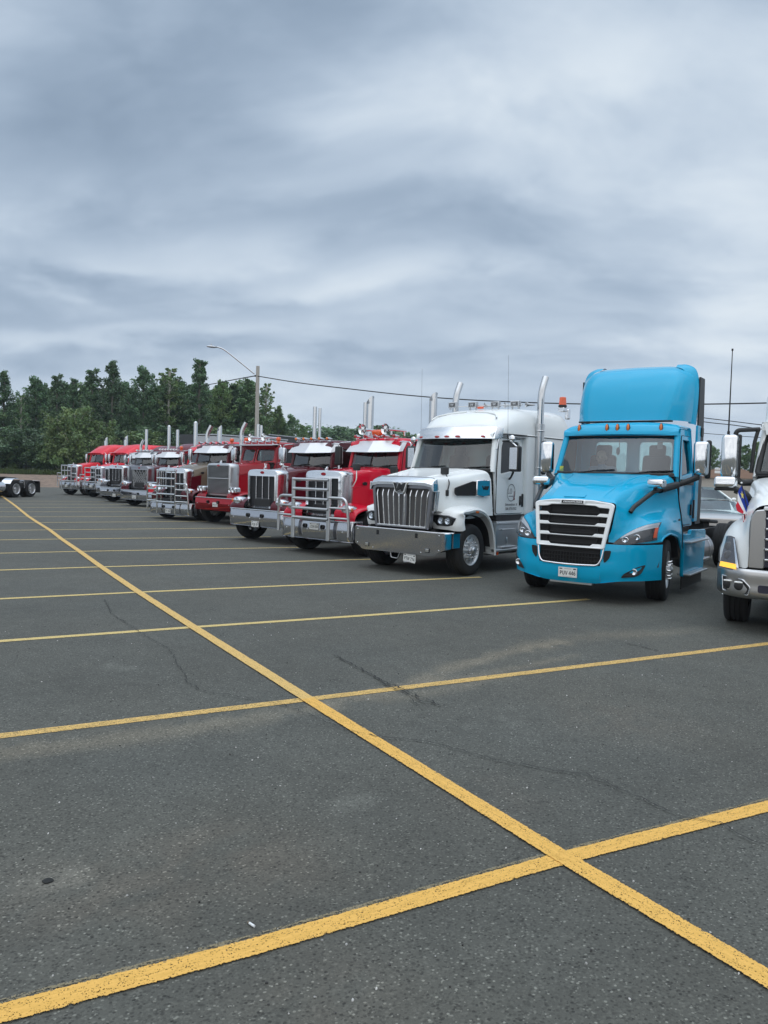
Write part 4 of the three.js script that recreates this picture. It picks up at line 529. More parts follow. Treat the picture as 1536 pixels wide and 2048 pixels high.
  for (const s of [1, -1]) {
    const f = obj('fog_light', [onBumper([[0.80 * s, 0.435], [0.84 * s, 0.50], [0.99 * s, 0.60], [1.09 * s, 0.645], [1.045 * s, 0.50], [0.98 * s, 0.455]], 0.002, 0.016)], M.plastic, t);
    obj('fog_lamp', [lathe([[0.001, 0.0], [0.03, 0.006], [0.042, 0.014], [0.05, 0.012], [0.05, 0]], 'x', 18).translate(bxp(0.965, 0.53) + 0.014, 0.532, 0.965 * s)], M.reflector, f);
    obj('air_intake', [onBumper([[0.555 * s, 0.845], [0.66 * s, 0.85], [0.635 * s, 0.73], [0.565 * s, 0.65], [0.545 * s, 0.70]], 0.002, 0.012)], M.black, t);
  }
  // lower grille with its chrome U
  const lg = obj('lower_grille', [warp(plate([[-0.5, 0.61], [0.5, 0.61], [0.53, 0.9], [-0.53, 0.9]], 0.03, { r: 0.05, bevel: 0 }), (a, y, q) => [bxp(a, y) - 0.07 + q, y, a]), ...[0.66, 0.72, 0.78, 0.84].map((y) => bx(0.02, 0.012, 0.96, 1.22, y, 0, 0.003)), ...Array.from({ length: 19 }, (_, i) => bx(0.015, 0.16, 0.01, bxp((i - 9) * 0.05, 0.7) - 0.045, 0.70, (i - 9) * 0.05, 0.002))], M.black, t);
  obj('grille_trim', pipe([[1.21, 0.90, 0.545], [1.235, 0.70, 0.515], [1.25, 0.605, 0.46], [1.288, 0.596, 0.2], [1.29, 0.594, 0], [1.288, 0.596, -0.2], [1.25, 0.605, -0.46], [1.235, 0.70, -0.515], [1.21, 0.90, -0.545]], 0.017, 0.08, 8), M.chrome, lg);
  // grille
  const gx = (z, y) => 1.255 - 0.125 * (y - 0.87) / 0.75 - 0.10 * z * z;
  const wrapG = (g, off) => warp(g, (a, y, q) => [gx(a, y) + off + q, y, a]);
  const gw = (y) => lerp(0.555, 0.655, (y - 0.87) / 0.68);
  const ext = [[-0.555, 0.865], [0.555, 0.865], [0.655, 1.545], [0.60, 1.575], [0.33, 1.61], [0, 1.62], [-0.33, 1.61], [-0.60, 1.575], [-0.655, 1.545]];
  const hole = [[-0.50, 0.885], [0.50, 0.885], [0.585, 1.49], [0.42, 1.50], [0.37, 1.525], [0, 1.535], [-0.37, 1.525], [-0.42, 1.50], [-0.585, 1.49]]; hole.r = 0.02;
  const gr = obj('grille', [crease(wrapG(plate(ext, 0.05, { r: 0.03, bevel: 0.01, holes: [hole] }), -0.012), 0.5)], M.iceWhite, t);
  const barY = [1.375, 1.225, 1.06, 0.90];
  for (const y of barY) {
    const w = gw(y) - 0.055, e = w - 0.14;
    obj('grille_bar', [crease(wrapG(plate([[-w, y - 0.022], [w, y - 0.022], [w, y + 0.032], [e, y + 0.032], [e - 0.04, y - 0.002], [0, y - 0.006], [-e + 0.04, y - 0.002], [-e, y + 0.032], [-w, y + 0.032]], 0.03, { r: 0.008, bevel: 0.005, seg: 1 }), -0.02), 0.5)], M.iceWhite, gr);
  }
  obj('grille_mesh', [wrapG(new THREE.PlaneGeometry(1.16, 0.68, 12, 4).translate(0, 1.2, 0), -0.075), ...Array.from({ length: 7 }, (_, i) => wrapG(new THREE.BoxGeometry(1.0, 0.012, 0.02, 8).translate(0, 0.93 + i * 0.08, 0), -0.06)), ...[0.41, -0.41].map((z) => wrapG(bx(0.02, 0.55, 0.03, 0, 0, 0).rotateY(0).translate(z, 1.2, 0), -0.05))], M.black, gr);
  // emblem
  {
    const c = document.createElement('canvas'); c.width = 512; c.height = 96; const g = c.getContext('2d'); g.fillStyle = '#101114'; g.fillRect(0, 0, 512, 96); g.fillStyle = '#f2f4f5'; g.font = 'italic bold 66px sans-serif'; g.textAlign = 'center'; g.textBaseline = 'middle'; g.save(); g.translate(256, 50); g.scale(440 / g.measureText('FREIGHTLINER').width, 1); g.fillText('FREIGHTLINER', 0, 0); g.restore();
    const tx = new THREE.CanvasTexture(c); tx.colorSpace = THREE.SRGBColorSpace; tx.magFilter = THREE.LinearFilter;
    const em = obj('emblem', [wrapG(plate([[-0.205, 1.545], [0.205, 1.545], [0.205, 1.61], [-0.205, 1.61]], 0.02, { r: 0.032, bevel: 0.005 }), 0.04)], M.iceWhite, t);
    const sg = new THREE.PlaneGeometry(0.36, 0.046, 6, 1); { const u = sg.attributes.uv; for (let i = 0; i < u.count; i++) u.setX(i, 1 - u.getX(i)); }
    obj('emblem_lettering', [wrapG(sg.translate(0, 1.577, 0), 0.0625)], new THREE.MeshStandardMaterial({ map: tx, roughness: 0.35, side: THREE.DoubleSide }), em);
  }
  licence(t, 'PUV 446', 1.296, 0.465, -0.005);
  obj('tow_bracket', [bx(0.1, 0.05, 0.7, 1.1, 0.295, 0.0, 0.01)], M.satin, t);
  // headlights, laid on the nose
  const hp = hoodHalf.attributes.position, cand = []; for (let i = 0; i < hp.count; i++) if (hp.getX(i) > 0.3 && hp.getY(i) < 1.45 && hp.getZ(i) > 0.5) cand.push([hp.getX(i), hp.getY(i), hp.getZ(i)]);
  const hoodX = (z, y) => { let w = 0, x = 0; for (const p of cand) { const d = (p[1] - y) ** 2 + (p[2] - z) ** 2; if (d < 0.004) { const k = 1 / (d + 0.00012) ** 2; w += k; x += k * p[0]; } } return w ? x / w : 0.8; };
  for (const s of [1, -1]) {
    const S = (v, u) => { const z = lerp(lerp(0.632, 1.175, u), lerp(0.70, 1.165, u), v), y = lerp(0.945 + 0.075 * u * u, lerp(1.02, 1.29, u) + 0.05 * Math.sin(Math.PI * u), v); return [hoodX(z, y) + 0.012 + 0.012 * Math.sin(Math.PI * u), y, z]; };
    const gridAt = (off, u0, u1, v0, v1) => surf([0, 0.25, 0.5, 0.75, 1].map((v) => [0, 0.15, 0.3, 0.45, 0.6, 0.75, 0.9, 1].map((u) => { const p = S(lerp(v0, v1, v), lerp(u0, u1, u)); return [p[0] + off, p[1], p[2] * s + off * 0.5 * s]; })), 10, 22);
    const h = obj('headlight', [gridAt(0.008, 0, 1, 0, 1)], std([0.035, 0.036, 0.04], 0.4), t);
    obj('headlight_brow', gridAt(0.016, 0.1, 0.98, 0.72, 0.99), M.silver, h);
    for (const u of [0.30, 0.58]) { const p = S(0.36, u); obj('lamp', [lathe([[0.001, 0.0], [0.03, 0.012], [0.048, 0.022], [0.054, 0.018], [0.054, 0]], 'x', 20).scale(1, 0.8, 1).translate(p[0] + 0.012, p[1], p[2] * s)], M.reflector, h); }
    obj('turn_signal', gridAt(0.02, 0.925, 0.99, 0.15, 0.72), M.orange, h);
    obj('headlight_lens', [gridAt(0.045, -0.01, 1.005, -0.03, 1.03)], M.lens, h);
  }
  // cab
  const winP = [[-0.90, 2.02], [-1.12, 2.665], [-1.60, 2.665], [-1.66, 2.10]]; winP.r = 0.06;
  const bw = [[[-0.72, 2.10], [-0.12, 2.10], [-0.12, 2.66], [-0.72, 2.66]], [[0.10, 2.1], [0.28, 2.1], [0.5, 2.5], [0.72, 2.52], [0.72, 2.66], [0.10, 2.66]]]; bw.forEach((h) => { h.r = 0.08; });
  cab(t, { body: B, xb: -0.52, xbc: -0.74, yb: 2.05, hwb: 1.07, xt: -0.88, xtc: -1.02, yt: 2.735, hwt: 1.0, yr: 2.86, xr: -1.82, yf: 1.15, doorX: [-0.80, -1.70], win: winP, roofRise: 0.11, backWin: [bw[0], [[0.12, 2.1], [0.72, 2.1], [0.72, 2.66], [0.12, 2.66]]], sealR: 0.03, pillar: 0.055, dashX: -0.92 });
  obj('rear_window', [bx(0.006, 0.6, 0.64, -1.83, 2.38, 0.42, 0.002), bx(0.006, 0.6, 0.64, -1.83, 2.38, -0.42, 0.002)], M.glass, t);
  obj('brow', surf([[-1, -0.9, -0.5, 0, 0.5, 0.9, 1].map((c) => [-0.80 - 0.16 * c * c, 2.755, c * 1.03]), [-1, -0.9, -0.5, 0, 0.5, 0.9, 1].map((c) => [-0.83 - 0.16 * c * c, 2.83, c * 1.035]), [-1, -0.9, -0.5, 0, 0.5, 0.9, 1].map((c) => [-0.92 - 0.16 * c * c, 2.93 - 0.05 * c ** 8, c * 1.02]), [-1, -0.9, -0.5, 0, 0.5, 0.9, 1].map((c) => [-1.15 - 0.12 * c * c, 2.985 - 0.09 * c ** 8, c * 1.01]), [-1, -0.9, -0.5, 0, 0.5, 0.9, 1].map((c) => [-1.82, 3.0 - 0.1 * c ** 8, c * 1.01])], 20, 28), B, t);
  for (const z of [0.74, 0.19, 0, -0.19, -0.74]) { const m = obj('marker_light', [ball(0.034, -0.83 - 0.16 * z * z, 2.875, z, 0.6, 1.9, 0.75, 8)], M.amber, t); obj('marker_base', [ball(0.045, -0.845 - 0.16 * z * z, 2.87, z, 0.5, 1.75, 0.8, 8)], M.plastic, m); }
  obj('toll_sticker', [bx(0.003, 0.12, 0.09, -0.985, 2.56, -0.72, 0)], M.lining, t);
  obj('cabin_mirror', [pipe([[-1.0, 2.66, 0.0], [-1.0, 2.5, 0.0]], 0.006, 0.01, 6), ball(0.055, -1.0, 2.46, 0.02, 0.5, 1.3, 0.6)], M.black, t);
  // side mouldings, cowl panel and door trim
  for (const s of [1, -1]) {
    obj('mirror_arm', [pipe([[-0.82, 1.90, s * 1.12], [-0.85, 1.93, s * 1.2], [-1.05, 2.02, s * 1.36]], 0.05, 0.05, 10), crease(bx(0.85, 0.10, 0.03, -1.24, 1.93, s * 1.145, 0.014, 0, 0, 0.0), 0.5)], M.plastic, t);
    const m = obj('mirror', [crease(bx(0.15, 0.60, 0.26, -1.06, 2.34, s * 1.40, 0.07), 0.8)], M.mirrorChrome, t);
    obj('mirror_shell', [crease(bx(0.08, 0.66, 0.10, -1.12, 2.33, s * 1.50, 0.04), 0.8), bx(0.012, 0.50, 0.20, -1.14, 2.34, s * 1.40, 0.004)], M.plastic, m);
    const arm = obj('hood_mirror', [crease(loftArm(s), 0.8)], M.mirrorChrome, t);
    obj('hood_mirror_arm', [pipe([[0.80, 1.44, s * 0.80], [0.74, 1.52, s * 0.83], [0.15, 1.77, s * 0.97], [-0.45, 1.86, s * 1.09]], 0.036, 0.1, 10), pipe([[-0.05, 1.80, s * 1.0], [-0.62, 1.88, s * 1.13]], 0.062, 0.05, 10), pipe([[0.12, 1.77, s * 0.96], [0.12, 1.84, s * 0.98]], 0.025, 0.02, 8)], M.plastic, arm);
  }
  function loftArm(s) { return bx(0.17, 0.15, 0.29, 0.13, 1.895, s * 1.0, 0.05, 0, s * 0.25, 0); }
  // roof fairing
  const F = [
    [[-1.12, 3.02, 0], [-1.14, 3.02, 0.52], [-1.17, 3.02, 0.70], [-1.24, 3.02, 0.80], [-1.50, 3.02, 0.965], [-1.86, 3.02, 1.02]],
    [[-1.22, 3.38, 0], [-1.24, 3.37, 0.55], [-1.27, 3.365, 0.74], [-1.34, 3.36, 0.845], [-1.58, 3.34, 0.985], [-1.87, 3.33, 1.04]],
    [[-1.38, 3.72, 0], [-1.40, 3.71, 0.58], [-1.44, 3.70, 0.77], [-1.51, 3.685, 0.875], [-1.69, 3.66, 0.98], [-1.88, 3.64, 1.045]],
    [[-1.62, 3.97, 0], [-1.63, 3.96, 0.56], [-1.66, 3.945, 0.74], [-1.71, 3.92, 0.84], [-1.80, 3.88, 0.94], [-1.90, 3.84, 1.02]],
    [[-1.92, 4.075, 0], [-1.92, 4.065, 0.50], [-1.92, 4.05, 0.68], [-1.92, 4.02, 0.78], [-1.92, 3.98, 0.87], [-1.92, 3.93, 0.96]],
  ];
  const fair = obj('roof_fairing', both(surf(F, 30, 30)), B, t);
  obj('fairing_gasket', [bx(0.10, 0.03, 1.7, -1.22, 3.005, 0, 0.008)], M.plastic, fair);
  for (const s of [1, -1]) obj('fairing_edge', crease(surf([[[-1.80, 3.0, s * 0.98], [-1.90, 2.99, s * 1.045], [-1.98, 2.98, s * 1.07], [-2.10, 3.0, s * 1.05]], [[-1.80, 3.4, s * 1.0], [-1.91, 3.4, s * 1.06], [-2.0, 3.4, s * 1.09], [-2.14, 3.4, s * 1.07]], [[-1.82, 3.72, s * 0.98], [-1.93, 3.75, s * 1.055], [-2.02, 3.76, s * 1.085], [-2.15, 3.76, s * 1.07]], [[-1.84, 3.90, s * 0.91], [-1.94, 3.96, s * 0.99], [-2.04, 4.0, s * 1.02], [-2.15, 3.99, s * 0.99]], [[-1.86, 4.0, s * 0.82], [-1.95, 4.06, s * 0.86], [-2.05, 4.10, s * 0.86], [-2.15, 4.09, s * 0.84]], [[-1.87, 4.04, s * 0.70], [-1.95, 4.075, s * 0.70], [-2.05, 4.11, s * 0.69], [-2.15, 4.10, s * 0.68]]], 24, 10), 1.2), B, t);
  for (const s of [1, -1]) {
    obj('side_fairing', [bx(0.24, 1.75, 0.04, -1.96, 2.09, s * 1.125, 0.015)], B, t);
    obj('side_extender', [crease(sidePlate([[-2.07, 1.16], [-2.46, 1.16], [-2.46, 2.6], [-2.36, 3.86], [-2.02, 3.86], [-2.02, 3.0]], -0.015, 0.015, { r: 0.02, bevel: 0.004 }).translate(0, 0, s * 1.098), 0.5)], M.plastic, t);
    obj('extender_box', [bx(0.16, 0.16, 0.07, -2.16, 2.86, s * 1.13, 0.012)], M.plastic, t);
    obj('grab_handle', [bx(0.05, 0.34, 0.03, -1.76, 1.45, s * 1.15, 0.012)], M.plastic, t);
    // steps behind the front wheel
    const st = obj('step_skirt', [crease(sidePlate([[-0.72, 1.06], [-1.28, 1.02], [-1.34, 1.10], [-2.42, 1.06], [-2.46, 0.92], [-2.36, 0.32], [-0.88, 0.30], [-0.86, 0.78]], -0.03, 0.03, { r: 0.04, bevel: 0.01 }).translate(0, 0, s * 1.20), 0.5)], B, t);
    obj('step', [bx(1.3, 0.035, 0.20, -1.55, 0.90, s * 1.235, 0.012), bx(1.3, 0.035, 0.22, -1.55, 0.34, s * 1.235, 0.012)], M.alu, st);
    obj('skirt_strip', [bx(1.45, 0.22, 0.02, -1.6, 0.20, s * 1.2, 0.006), bx(1.45, 0.015, 0.03, -1.6, 0.095, s * 1.2, 0.004)], M.plastic, st);
  }
  obj('inspection_sticker', [bx(0.003, 0.1, 0.07, -0.745, 2.12, 0.98, 0)], std([0.55, 0.6, 0.1], 0.6), t);
}
// ---------------------------------------------------------------- white sleeper truck with chrome slat grille
function letterW(sz, d) {   // slanted double-V letter as a solid, drawn in z (mirrored for the viewer in front) and y
  const k = sz, P = [[-1, 0.55], [-0.68, 0.55], [-0.45, -0.16], [-0.15, 0.50], [0.15, 0.50], [0.45, -0.16], [0.68, 0.55], [1, 0.55], [0.60, -0.55], [0.34, -0.55], [0, 0.14], [-0.34, -0.55], [-0.60, -0.55]].map(([a, b]) => [a * k, b * k]);
  return frontPlate(P, 0, d, { r: 0.002, bevel: 0.003 });
}
{
  const t = thing('white_semi_truck', 'white sleeper semi truck with tall chrome slat grille and two bent exhaust stacks', 'truck', [8.45, 0, -13.55], turnOf(19.5));
  chassis(t, { rear: -7.8, ax: [-6.0, -7.3], tankX: [-1.0, -3.4], turn: deg(4), frontX: 0.4 });
  const W = M.white;
  // hood
  const H = [
    [[0.64, 1.90, 0], [0.64, 1.90, 0.45], [0.63, 1.885, 0.70], [0.62, 1.81, 0.775], [0.61, 1.62, 0.785], [0.58, 1.42, 0.77], [0.55, 1.25, 0.74]],
    [[0.3, 1.945, 0], [0.3, 1.94, 0.47], [0.3, 1.915, 0.74], [0.3, 1.83, 0.83], [0.3, 1.64, 0.85], [0.3, 1.40, 0.87], [0.3, 1.2, 0.88]],
    [[-0.05, 2.0, 0], [-0.05, 1.995, 0.5], [-0.06, 1.96, 0.80], [-0.07, 1.86, 0.91], [-0.07, 1.66, 0.95], [-0.07, 1.36, 0.99], [-0.07, 1.1, 1.03]],
    [[-0.42, 2.075, 0], [-0.45, 2.07, 0.54], [-0.52, 2.03, 0.93], [-0.55, 1.90, 1.03], [-0.56, 1.68, 1.07], [-0.56, 1.38, 1.10], [-0.56, 1.15, 1.12]],
    [[-0.52, 2.09, 0], [-0.56, 2.085, 0.57], [-0.66, 2.05, 0.99], [-0.74, 1.91, 1.09], [-0.76, 1.68, 1.115], [-0.78, 1.4, 1.13], [-0.80, 1.15, 1.14]],
  ];
  const hood = obj('hood', both(surf(H, 30, 40)), W, t);
  obj('hood_ridge', both(pipe([[0.6, 1.878, 0.52], [0.0, 1.972, 0.62], [-0.5, 2.052, 0.72]], 0.034, 0.3, 8)), W, hood);
  // fenders: follow the wheel from the front face over the top and down behind
  const st = [[0.44, 0.88, -0.02, 0.05], [0.48, 1.0, -0.02, 0.06], [0.47, 1.14, -0.03, 0.05], [0.40, 1.255, -0.06, -0.06], [0.2, 1.32, -0.04, -0.13], [-0.1, 1.345, 0, -0.13], [-0.38, 1.28, 0.05, -0.12], [-0.58, 1.12, 0.08, -0.07], [-0.72, 0.88, 0.09, -0.03], [-0.80, 0.6, 0.09, 0], [-0.83, 0.36, 0.08, 0]];
  const fend = surf(st.map(([x, y, dx, dy]) => { const cx = x * 0.985, f = x > 0.42; return [[cx, y + 0.02, f ? 0.58 : 0.72], [x + 0.01, y + 0.012, 0.95], [x, y, 1.12], [x - (f ? 0.09 : 0), y - (f ? 0 : 0.02), 1.215], [x * 0.94 - (f ? 0.12 : 0), y + dy * 0.4, 1.24], [x * 0.93 + dx * 0.2 - (f ? 0.14 : 0), y + dy * 0.8, 1.235]]; }), 70, 24);
  const fe = obj('fender', both(fend), W, t);
  obj('fender_flare', both(smoothTube(st.slice(2).map(([x, y, dx, dy]) => [x * 0.94 - (x > 0.42 ? 0.1 : 0), y + dy * 0.5, 1.235]), 0.022, 40, 8)), W, fe);
  obj('wheel_well', both(surf([0, 0.25, 0.5, 0.75, 1].map((k) => { const a = lerp(0.95, 3.1, k); return [[Math.cos(a) * 0.66, 0.5 + Math.sin(a) * 0.68, 0.55], [Math.cos(a) * 0.66, 0.5 + Math.sin(a) * 0.68, 1.19]]; }), 16, 2)), M.chassis, t);
  obj('fender_bracket', both(bx(0.35, 0.45, 0.06, -0.72, 0.62, 0.95, 0.02)), M.chassis, t);
  for (const s of [1, -1]) {
    obj('side_marker', [ball(0.06, -0.12, 1.245, s * 1.235, 1, 0.5, 0.25)], M.amber, t);
    obj('reflector', [bx(0.02, 0.09, 0.12, -0.86, 0.40, s * 1.2, 0.01)], M.orange, t);
    const hl = obj('headlight', [frontPlate([[s * 0.60, 1.165], [s * 1.0, 1.165], [s * 1.16, 1.13], [s * 1.09, 0.99], [s * 0.98, 0.965], [s * 0.73, 0.965], [s * 0.60, 1.07]], 0.470, 0.502, { r: 0.02, bevel: 0.006 })], M.black, t);
    obj('headlight_trim', [frontPlate([[s * 0.60, 1.175], [s * 1.0, 1.175], [s * 1.17, 1.13], [s * 1.14, 1.12], [s * 0.99, 1.155], [s * 0.60, 1.155]], 0.472, 0.507, { r: 0.006, bevel: 0.003 })], M.darkChrome, hl);
    for (const z of [0.83, 0.99]) obj('lamp', [lathe([[0.001, 0.0], [0.045, 0.012], [0.058, 0.03], [0.066, 0.03], [0.066, 0.0]], 'x', 22).translate(0.498, 1.065, s * z), ball(0.024, 0.515, 1.065, s * z, 0.6, 1, 1)], M.reflector, hl);
    obj('headlight_lens', [frontPlate([[s * 0.63, 1.15], [s * 1.0, 1.15], [s * 1.13, 1.12], [s * 1.07, 1.0], [s * 0.97, 0.98], [s * 0.74, 0.98], [s * 0.63, 1.07]], 0.530, 0.533, { r: 0.02, bevel: 0 })], M.lens, hl);
    // intake on the hood's flank
    const iz = (x) => lerp(0.86, 1.10, clamp((0.3 - x) / 1.0));
    obj('intake_panel', [crease(warp(plate([[0.25, 1.60], [0.25, 1.70], [-0.20, 1.84], [-0.28, 1.83], [-0.28, 1.55], [0.20, 1.55]], 0.03, { r: 0.03, bevel: 0.006 }), (x, y, q) => [x, y, s * (iz(x) + 0.05 + q)]), 0.5)], M.black, t);
    const cb = obj('intake_badge', [crease(warp(plate([[-0.27, 1.56], [-0.27, 1.86], [-0.42, 1.87], [-0.62, 1.87], [-0.63, 1.55], [-0.45, 1.53]], 0.06, { r: 0.03, bevel: 0.014 }), (x, y, q) => [x, y, s * (iz(x) + 0.04 + q)]), 0.5)], M.mirrorChrome, t);
    obj('badge_letter', [letterW(0.075, 0.012).rotateY(s * -Math.PI / 2).translate(-0.50, 1.71, s * (iz(-0.50) + 0.115))], M.black, cb);
  }
  // bumper
  const bp = [[0, 0.85], [0.9, 0.85], [1.12, 0.80], [1.24, 0.66], [1.25, 0.5]];
  const low = (z) => (z < 0.88 ? 0.40 : lerp(0.40, 0.565, (z - 0.88) / 0.36));
  const bg = surf([0, 1].map((v) => [0, 0.45, 0.88, 0.98, 1.1, 1.14, 1.23, 1.24, 1.245].map((z, i) => { const x = [0.85, 0.85, 0.85, 0.85, 0.845, 0.83, 0.68, 0.62, 0.45][i]; return [x, v ? 0.84 : low(z), z]; })), 6, 60);
  const bump = obj('bumper', [both(bg), both(surf([[0, 0.5, 1.1, 1.235].map((z, i) => [[0.85, 0.85, 0.845, 0.66][i], 0.84, z]), [0, 0.5, 1.1, 1.235].map((z, i) => [[0.80, 0.80, 0.79, 0.62][i], 0.862, z]), [0, 0.5, 1.1, 1.235].map((z, i) => [[0.66, 0.66, 0.64, 0.5][i], 0.86, z])], 8, 12))], M.bumperChrome, t);
  for (const s of [1, -1]) { obj('fog_light', [bx(0.02, 0.085, 0.115, 0.852, 0.505, s * 0.78, 0.01)], M.plastic, bump); obj('fog_lens', [bx(0.008, 0.06, 0.085, 0.864, 0.505, s * 0.78, 0.008)], M.reflector, bump); obj('bumper_slot', [bx(0.01, 0.09, 0.065, 0.848, 0.765, s * 0.50, 0.002)], M.black, bump); obj('bumper_bolt', [[0.62, 0.45], [1.05, 0.80], [1.05, 0.52]].map(([z, y]) => ball(0.014, 0.851, y, s * z, 0.5, 1, 1, 6)), M.mirrorChrome, bump); }
  obj('bumper_lip', both(pipe([[0.838, 0.852, 0], [0.838, 0.852, 0.9], [0.833, 0.852, 1.12], [0.668, 0.852, 1.228]], 0.013, 0.04, 8)), M.mirrorChrome, bump);
  obj('tow_step', [pipe([[0.80, 0.44, 0.20], [0.80, 0.29, 0.17], [0.80, 0.28, 0.0], [0.80, 0.42, -0.06]], 0.011, 0.03, 8)], M.alu, t);
  obj('bumper_shadow_panel', [bx(0.1, 0.05, 1.5, 0.56, 0.868, 0, 0.01)], M.black, t);  // black strip put in as the shade of the gap above the bumper
  licence(t, 'PTW 774', 0.83, 0.315, -0.33, -0.10);
  // grille
  const outer = [[-0.69, 0.885], [0.69, 0.885], [0.79, 1.70], [0.70, 1.74], [-0.70, 1.74], [-0.79, 1.70]], inn = [[-0.635, 0.912], [0.635, 0.912], [0.715, 1.64], [0.67, 1.685], [-0.67, 1.685], [-0.715, 1.64]]; inn.r = 0.03;
  const gr = obj('grille', [frontPlate(outer, 0.60, 0.735, { r: 0.03, bevel: 0.015, holes: [inn] })], M.darkChrome, t);
  obj('grille_mesh', [frontPlate([[-0.65, 0.90], [0.65, 0.90], [0.73, 1.69], [-0.73, 1.69]], 0.625, 0.63, { r: 0.01, bevel: 0 })], std([0.14, 0.135, 0.135], 0.5, 0.5), gr);
  for (let k = 0; k < 10; k++) { const f = (k - 4.5) / 4.5, zt = f * 0.66, zb = f * 0.595, wide = k === 4 || k === 5 ? 0.04 : 0.032; obj('grille_bar', [pipe([[0.70, 0.94, zb], [0.715, 1.3, lerp(zb, zt, 0.5)], [0.725, 1.55, lerp(zb, zt, 0.86)], [0.675, 1.645, zt]], wide / 2, 0.06, 8)], M.chrome, gr); }
  obj('grille_bar', [frontPlate([[-0.11, 0.94], [-0.02, 0.94], [-0.03, 1.56], [-0.12, 1.56]], 0.70, 0.72, { r: 0.01, bevel: 0.005 })], M.darkChrome, gr);
  obj('grille_sill', [bx(0.05, 0.035, 1.24, 0.72, 0.922, 0, 0.01)], M.chrome, gr);
  // chrome cap across the nose
  const cap = obj('hood_cap', crease(loftX([{ x: 0.765, p: [[0, 1.735], [0.6, 1.73], [0.76, 1.70], [0.80, 1.62]] }, { x: 0.765, p: [[0, 1.79], [0.6, 1.785], [0.775, 1.75], [0.81, 1.63]] }, { x: 0.70, p: [[0, 1.86], [0.62, 1.855], [0.78, 1.82], [0.815, 1.64]] }, { x: 0.60, p: [[0, 1.912], [0.64, 1.907], [0.775, 1.86], [0.815, 1.66]] }], { caps: false, a: 0.5 }), 0.5), std([0.78, 0.78, 0.79], 0.28, 1, { roughnessMap: grime }), t);
  obj('nose_bracket', both(bx(0.14, 0.16, 0.02, 0.70, 1.70, 0.81, 0.008)), M.chrome, cap);
  for (const s of [1, -1]) obj('side_louvre', [0, 1, 2].map((k) => pipe([[0.66 - k * 0.045, 1.62, s * 0.80], [0.66 - k * 0.045, 1.24, s * 0.765]], 0.014, 0.02, 6)), M.chrome, t);
  const em = obj('emblem', [frontPlate([[-0.19, 1.79], [0.19, 1.79], [0.13, 1.585], [0.08, 1.555], [-0.08, 1.555], [-0.13, 1.585]], 0.755, 0.785, { r: 0.015, bevel: 0.008 })], M.mirrorChrome, t);
  obj('emblem_shield', [frontPlate([[-0.165, 1.775], [0.165, 1.775], [0.115, 1.58], [-0.115, 1.58]], 0.783, 0.79, { r: 0.01, bevel: 0.002 })], M.darkChrome, em);
  obj('emblem_letter', [letterW(0.185, 0.012).translate(0.789, 1.69, 0)], M.iceWhite, em); obj('emblem_letter_face', [letterW(0.16, 0.012).translate(0.797, 1.686, 0)], M.plastic, em);
  // cab
  const win = [[-1.07, 1.995], [-1.17, 2.55], [-1.25, 2.68], [-1.85, 2.68], [-1.89, 2.6], [-1.90, 2.26], [-1.80, 2.10]]; win.r = 0.07;
  cab(t, { body: W, xb: -0.56, xbc: -0.86, yb: 2.07, hwb: 1.05, xt: -0.86, xtc: -1.05, yt: 2.74, hwt: 0.97, yr: 2.86, xr: -2.05, yf: 1.15, doorX: [-0.95, -1.96], win, roofRise: 0.1, sealR: 0.035, pillar: 0.06, roof: true });
  obj('sun_band', [surf([0, 0.5, 1].map((v) => [-1, -0.5, 0, 0.5, 1].map((c) => [lerp(-0.80, -0.90, v) - lerp(0.27, 0.2, v) * c * c, lerp(2.56 + 0.02 * c * c, 2.735, v), c * lerp(0.96, 0.95, v)])), 4, 16)], M.plastic, t);
  const vis = obj('sun_visor', [surf([[-1, -0.6, 0, 0.6, 1].map((c) => [-0.66 - 0.26 * c * c, 2.715, c * 1.04]), [-1, -0.6, 0, 0.6, 1].map((c) => [-0.74 - 0.24 * c * c, 2.83, c * 1.02]), [-1, -0.6, 0, 0.6, 1].map((c) => [-0.86 - 0.22 * c * c, 2.965, c * 0.99])], 8, 24), both(surf([[[-0.92, 2.715, 1.04], [-1.12, 2.73, 1.09]], [[-1.08, 2.965, 0.99], [-1.22, 2.95, 1.06]]], 2, 2))], std([0.74, 0.74, 0.75], 0.38, 1, { roughnessMap: grime }), t);
  for (const z of [0.80, 0.27, 0, -0.27, -0.80]) obj('marker_light', [ball(0.06, -0.68 - 0.25 * z * z, 2.755, z, 0.35, 0.42, 1.1, 8)], M.redLens, vis);
  // raised sleeper roof and sleeper box
  const roofP = (h, w, y0 = 2.84) => [[0, h], [w * 0.45, h - 0.005], [w * 0.72, h - 0.03], [w * 0.88, h - 0.10], [w * 0.97, h - 0.24], [w, Math.min(h - 0.3, 3.0)], [w + 0.01, y0]];
  obj('sleeper_roof', loftX([{ x: -1.00, p: roofP(2.99, 0.98).map(([z, y]) => [z, Math.max(y, 2.8)]) }, { x: -1.10, p: roofP(3.08, 1.0) }, { x: -1.28, p: roofP(3.22, 1.04) }, { x: -1.5, p: roofP(3.32, 1.07) }, { x: -1.8, p: roofP(3.40, 1.10) }, { x: -2.3, p: roofP(3.45, 1.12) }, { x: -3.0, p: roofP(3.47, 1.125) }, { x: -3.7, p: roofP(3.47, 1.125) }, { x: -3.86, p: roofP(3.42, 1.10) }], { a: 0.9 }), W, t);
  obj('roof_ridge', both(pipe([[-1.25, 3.16, 0.85], [-1.35, 3.245, 0.78], [-1.45, 3.30, 0.5], [-1.5, 3.33, 0.1]], 0.018, 0.15, 8)), W, t);
  const sl = obj('sleeper', [bx(1.84, 1.74, 2.30, -2.95, 2.0, 0, 0.06)], W, t);
